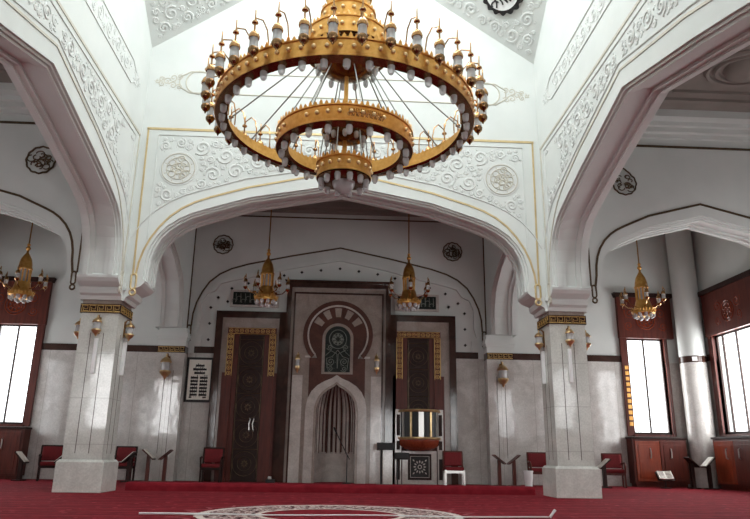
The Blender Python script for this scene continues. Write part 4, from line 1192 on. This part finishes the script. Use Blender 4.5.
chair((8.0, 19.8, 0), -.25, 'red armchair between the right pillar and the wooden cabinet', M['wood'])

def bookstand(loc, label, tilt, rz=0., book=False, h=.8, mat=None):
    t = thing('book_stand', label, 'book stand', loc, rz, 'wooden book stands')
    mat = mat or M['wood']
    mb = MB(); mb.box(-.045, .045, -.045, .045, 0.02, h-.1); mb.build('post', mat, t)
    mb = MB(); mb.box(-.14, .14, -.14, .14, 0, .03); mb.build('foot', mat, t)
    R = Matrix.Translation((0, 0, h-.08)) @ Matrix.Rotation(tilt, 4, 'Y')
    mb = MB(); mb.box(-.2, .2, -.17, .17, -.015, .015, R); mb.build('rest', mat, t)
    if book:
        mb = MB(); mb.box(-.18, .18, -.14, .14, .015, .04, R); mb.build('page_block', M['paper'], t)
    return t
bookstand((-5.12, 19.7, 0), 'left one of two post book stands before the left pilaster', .7, book=True)
bookstand((-4.66, 19.7, 0), 'right one of two post book stands before the left pilaster', -.7)
bookstand((4.66, 19.7, 0), 'left one of two post book stands before the right pilaster', .65)
bookstand((5.08, 19.7, 0), 'right one of two post book stands before the right pilaster', -.65)
bookstand((-8.45, 19.5, 0), 'dark post book stand beside the cabinet at the left edge', .8, book=True, mat=M['wood_dark'], h=.68)
bookstand((-7.25, 19.2, 0), 'dark post book stand close to the left side of the left pillar', -.7, book=True, mat=M['wood_dark'], h=.68)
bookstand((-5.55, 19.4, 0), 'dark post book stand close to the right side of the left pillar', -.75, book=True, mat=M['wood_dark'], h=.72)
bookstand((7.52, 19.3, 0), 'dark post book stand close to the right side of the right pillar', -.7, book=True, mat=M['wood_dark'], h=.72)
bookstand((10.2, 19.6, 0), 'dark post book stand in front of the round corner column, tilting right', .75, mat=M['wood_dark'])
bookstand((10.58, 19.4, 0), 'dark post book stand with book in front of the round corner column', -.75, book=True, mat=M['wood_dark'])
t = thing('book_stand', 'low dark stand holding an open book before the reddish cabinet', 'book stand', (9.38, 19.6, 0), 0, 'wooden book stands')
mb = MB(); mb.tube([(0, 0, .02), (0, 0, .3)], .025, 6); mb.build('post', M['wood_dark'], t)
mb = MB(); mb.lathe([(.001, .03), (.15, .02), (.16, 0), (.001, 0)], n=16); mb.build('foot', M['wood_dark'], t)
R = Matrix.Translation((0, 0, .34)) @ Matrix.Rotation(math.radians(50), 4, 'X')
mb = MB(); mb.box(-.24, .24, -.16, .14, -.03, -.01, R); mb.build('rest', M['wood_dark'], t)
t = thing('open_book', 'open book with pale pages on the low stand before the reddish cabinet', 'book', (9.38, 19.6, .34))
R = Matrix.Rotation(math.radians(50), 4, 'X')
for s in (-1, 1):
    mb = MB(); mb.box(min(0, s*.21), max(0, s*.21), -.13, .13, -.005, .03, R @ Matrix.Rotation(-s*.12, 4, 'Y')); mb.build('page', M['paper'], t)
    mb = MB()
    for k in range(5): mb.box(min(s*.03, s*.18), max(s*.03, s*.18), -.09+k*.045, -.07+k*.045, .03, .032, R @ Matrix.Rotation(-s*.12, 4, 'Y'))
    mb.build('script', M['redbrown'], t)

t = thing('lectern', 'black-topped lectern on a thin post left of the pulpit', 'lectern', (1.42, 19.5, 0))
mb = MB(); mb.tube([(-.12, 0, .02), (-.12, 0, .95)], .022, 8); mb.build('post', M['black'], t)
mb = MB(); mb.box(-.25, .1, -.16, .16, 0, .025); mb.build('foot', M['black'], t)
mb = MB(); mb.box(-.24, .24, -.15, .15, .93, 1.13, Matrix.Translation((0, 0, 0))); mb.build('top', M['black'], t, bevel=.015)
mb = MB(); mb.box(-.07, .2, .05, .09, .02, .93); mb.build('panel', M['pale_marble'], t)
t = thing('lectern', 'small black box on a post at the left foot of the pulpit', 'lectern', (1.88, 19.5, 0))
mb = MB(); mb.tube([(-.12, 0, .02), (-.12, 0, .7)], .018, 8); mb.build('post', M['black'], t)
mb = MB(); mb.box(-.2, .04, -.12, .12, 0, .02); mb.build('foot', M['black'], t)
mb = MB(); mb.box(-.2, .2, -.12, .12, .68, .87); mb.build('top', M['black'], t, bevel=.03)

t = thing('microphone_stand', 'black boom microphone stand inside the prayer niche', 'microphone stand', (.36, 20.15, 0))
mb = MB(); mb.lathe([(.001, .03), (.12, .02), (.13, 0), (.001, 0)], n=18); mb.build('base', M['black'], t)
mb = MB(); mb.tube([(0, 0, .02), (0, 0, .78)], .014, 8); mb.build('pole', M['black'], t)
mb = MB(); mb.tube([(.08, 0, .66), (0, 0, .78), (-.34, 0, 1.42)], .013, 8); mb.build('boom', M['black'], t)
mb = MB(); mb.tube([(-.31, 0, 1.36), (-.4, 0, 1.55)], .026, 8); mb.build('microphone', M['black'], t)
t = thing('equipment_box', 'small black box on the carpet at the right foot of the left doorway', 'box', (-1.78, 20.0, 0))
mb = MB(); mb.box(-.13, .13, -.1, .1, 0, .1); mb.build('case', M['black'], t, bevel=.01)
mb = MB(); mb.box(-.07, .03, -.06, .06, .1, .17); mb.build('knob_unit', M['steel'], t, bevel=.008)
t = thing('waste_bin', 'white bin on the floor beside the red armchair left of the right pillar', 'bin', (5.4, 19.4, 0))
mb = MB(); mb.lathe([(.001, 0), (.1, 0), (.13, .42), (.12, .42), (.09, .02), (.001, .02)], n=20); mb.build('body', M['white'], t, True)
mb = MB(); mb.tube([(.13*math.cos(k*PI/10), .13*math.sin(k*PI/10), .42) for k in range(20)], .012, 6, closed=True); mb.build('rim', M['white'], t, True)

# long low roll of carpet between the pillars, and the white cord in front
t = thing('carpet_roll', 'long low red carpet roll lying between the two pillars', 'carpet roll', (0, 15.62, 0))
mb = MB(); mb.prism(lambda u, v, d: Vector((-4.42+d, u, v)), [(-.22, 0), (-.22, .1), (-.2, .15), (-.15, .17), (.15, .17), (.2, .15), (.22, .1), (.22, 0)], 0, 8.86); mb.build('roll_body', M['carpet_roll'], t)
t = thing('floor_cord', 'white cord stretched across the red carpet in front of the round medallion', 'cord', (0, 9.62, 0))
mb = MB(); pts = [(-2.52+5.5*k/40, .06*math.sin(k*.35)-.0*k, .022) for k in range(41)]; mb.tube(pts, .009, 6); mb.tube([(-2.52, 0, .022), (-2.1, .05, .02), (-1.6, .0, .02)], .014, 6); mb.build('strand', M['white'], t, True)
mb = MB(); mb.tube([(2.98, 0, .02), (3.06, 0, .12)], .018, 6); mb.build('tip', M['white'], t, True)

# ------------------------------------------------------------------ camera, world, exposure
f, pi_, ya, ro, cx, cz = 673.38, .2815, .0503, -.0144, .0657, .8132
cy_, sy_ = math.cos(ya), math.sin(ya)
xa = Vector((cy_, -sy_, 0)); fh = Vector((sy_, cy_, 0)); zz = Vector((0, 0, 1))
fw = fh*math.cos(pi_)+zz*math.sin(pi_); u_ = -fh*math.sin(pi_)+zz*math.cos(pi_)
right = xa*math.cos(ro)-u_*math.sin(ro); upv = xa*math.sin(ro)+u_*math.cos(ro)
cam = bpy.data.cameras.new('camera'); co = bpy.data.objects.new('camera', cam); COL.objects.link(co)
cam.sensor_width = 36; cam.lens = f/750*36; cam.clip_start = .05
m4 = Matrix((right, upv, -fw)).transposed().to_4x4(); m4.translation = Vector((cx, 0, cz)); co.matrix_world = m4
scene.camera = co
w = bpy.data.worlds.new('sky'); scene.world = w; w.use_nodes = True
bg = w.node_tree.nodes['Background']; bg.inputs['Color'].default_value = (.92, .96, 1, 1); bg.inputs['Strength'].default_value = 3.
vs = scene.view_settings; vs.view_transform = 'Standard'; vs.look = 'None'; vs.gamma = 1; vs.use_curve_mapping = False
vs.exposure = .38
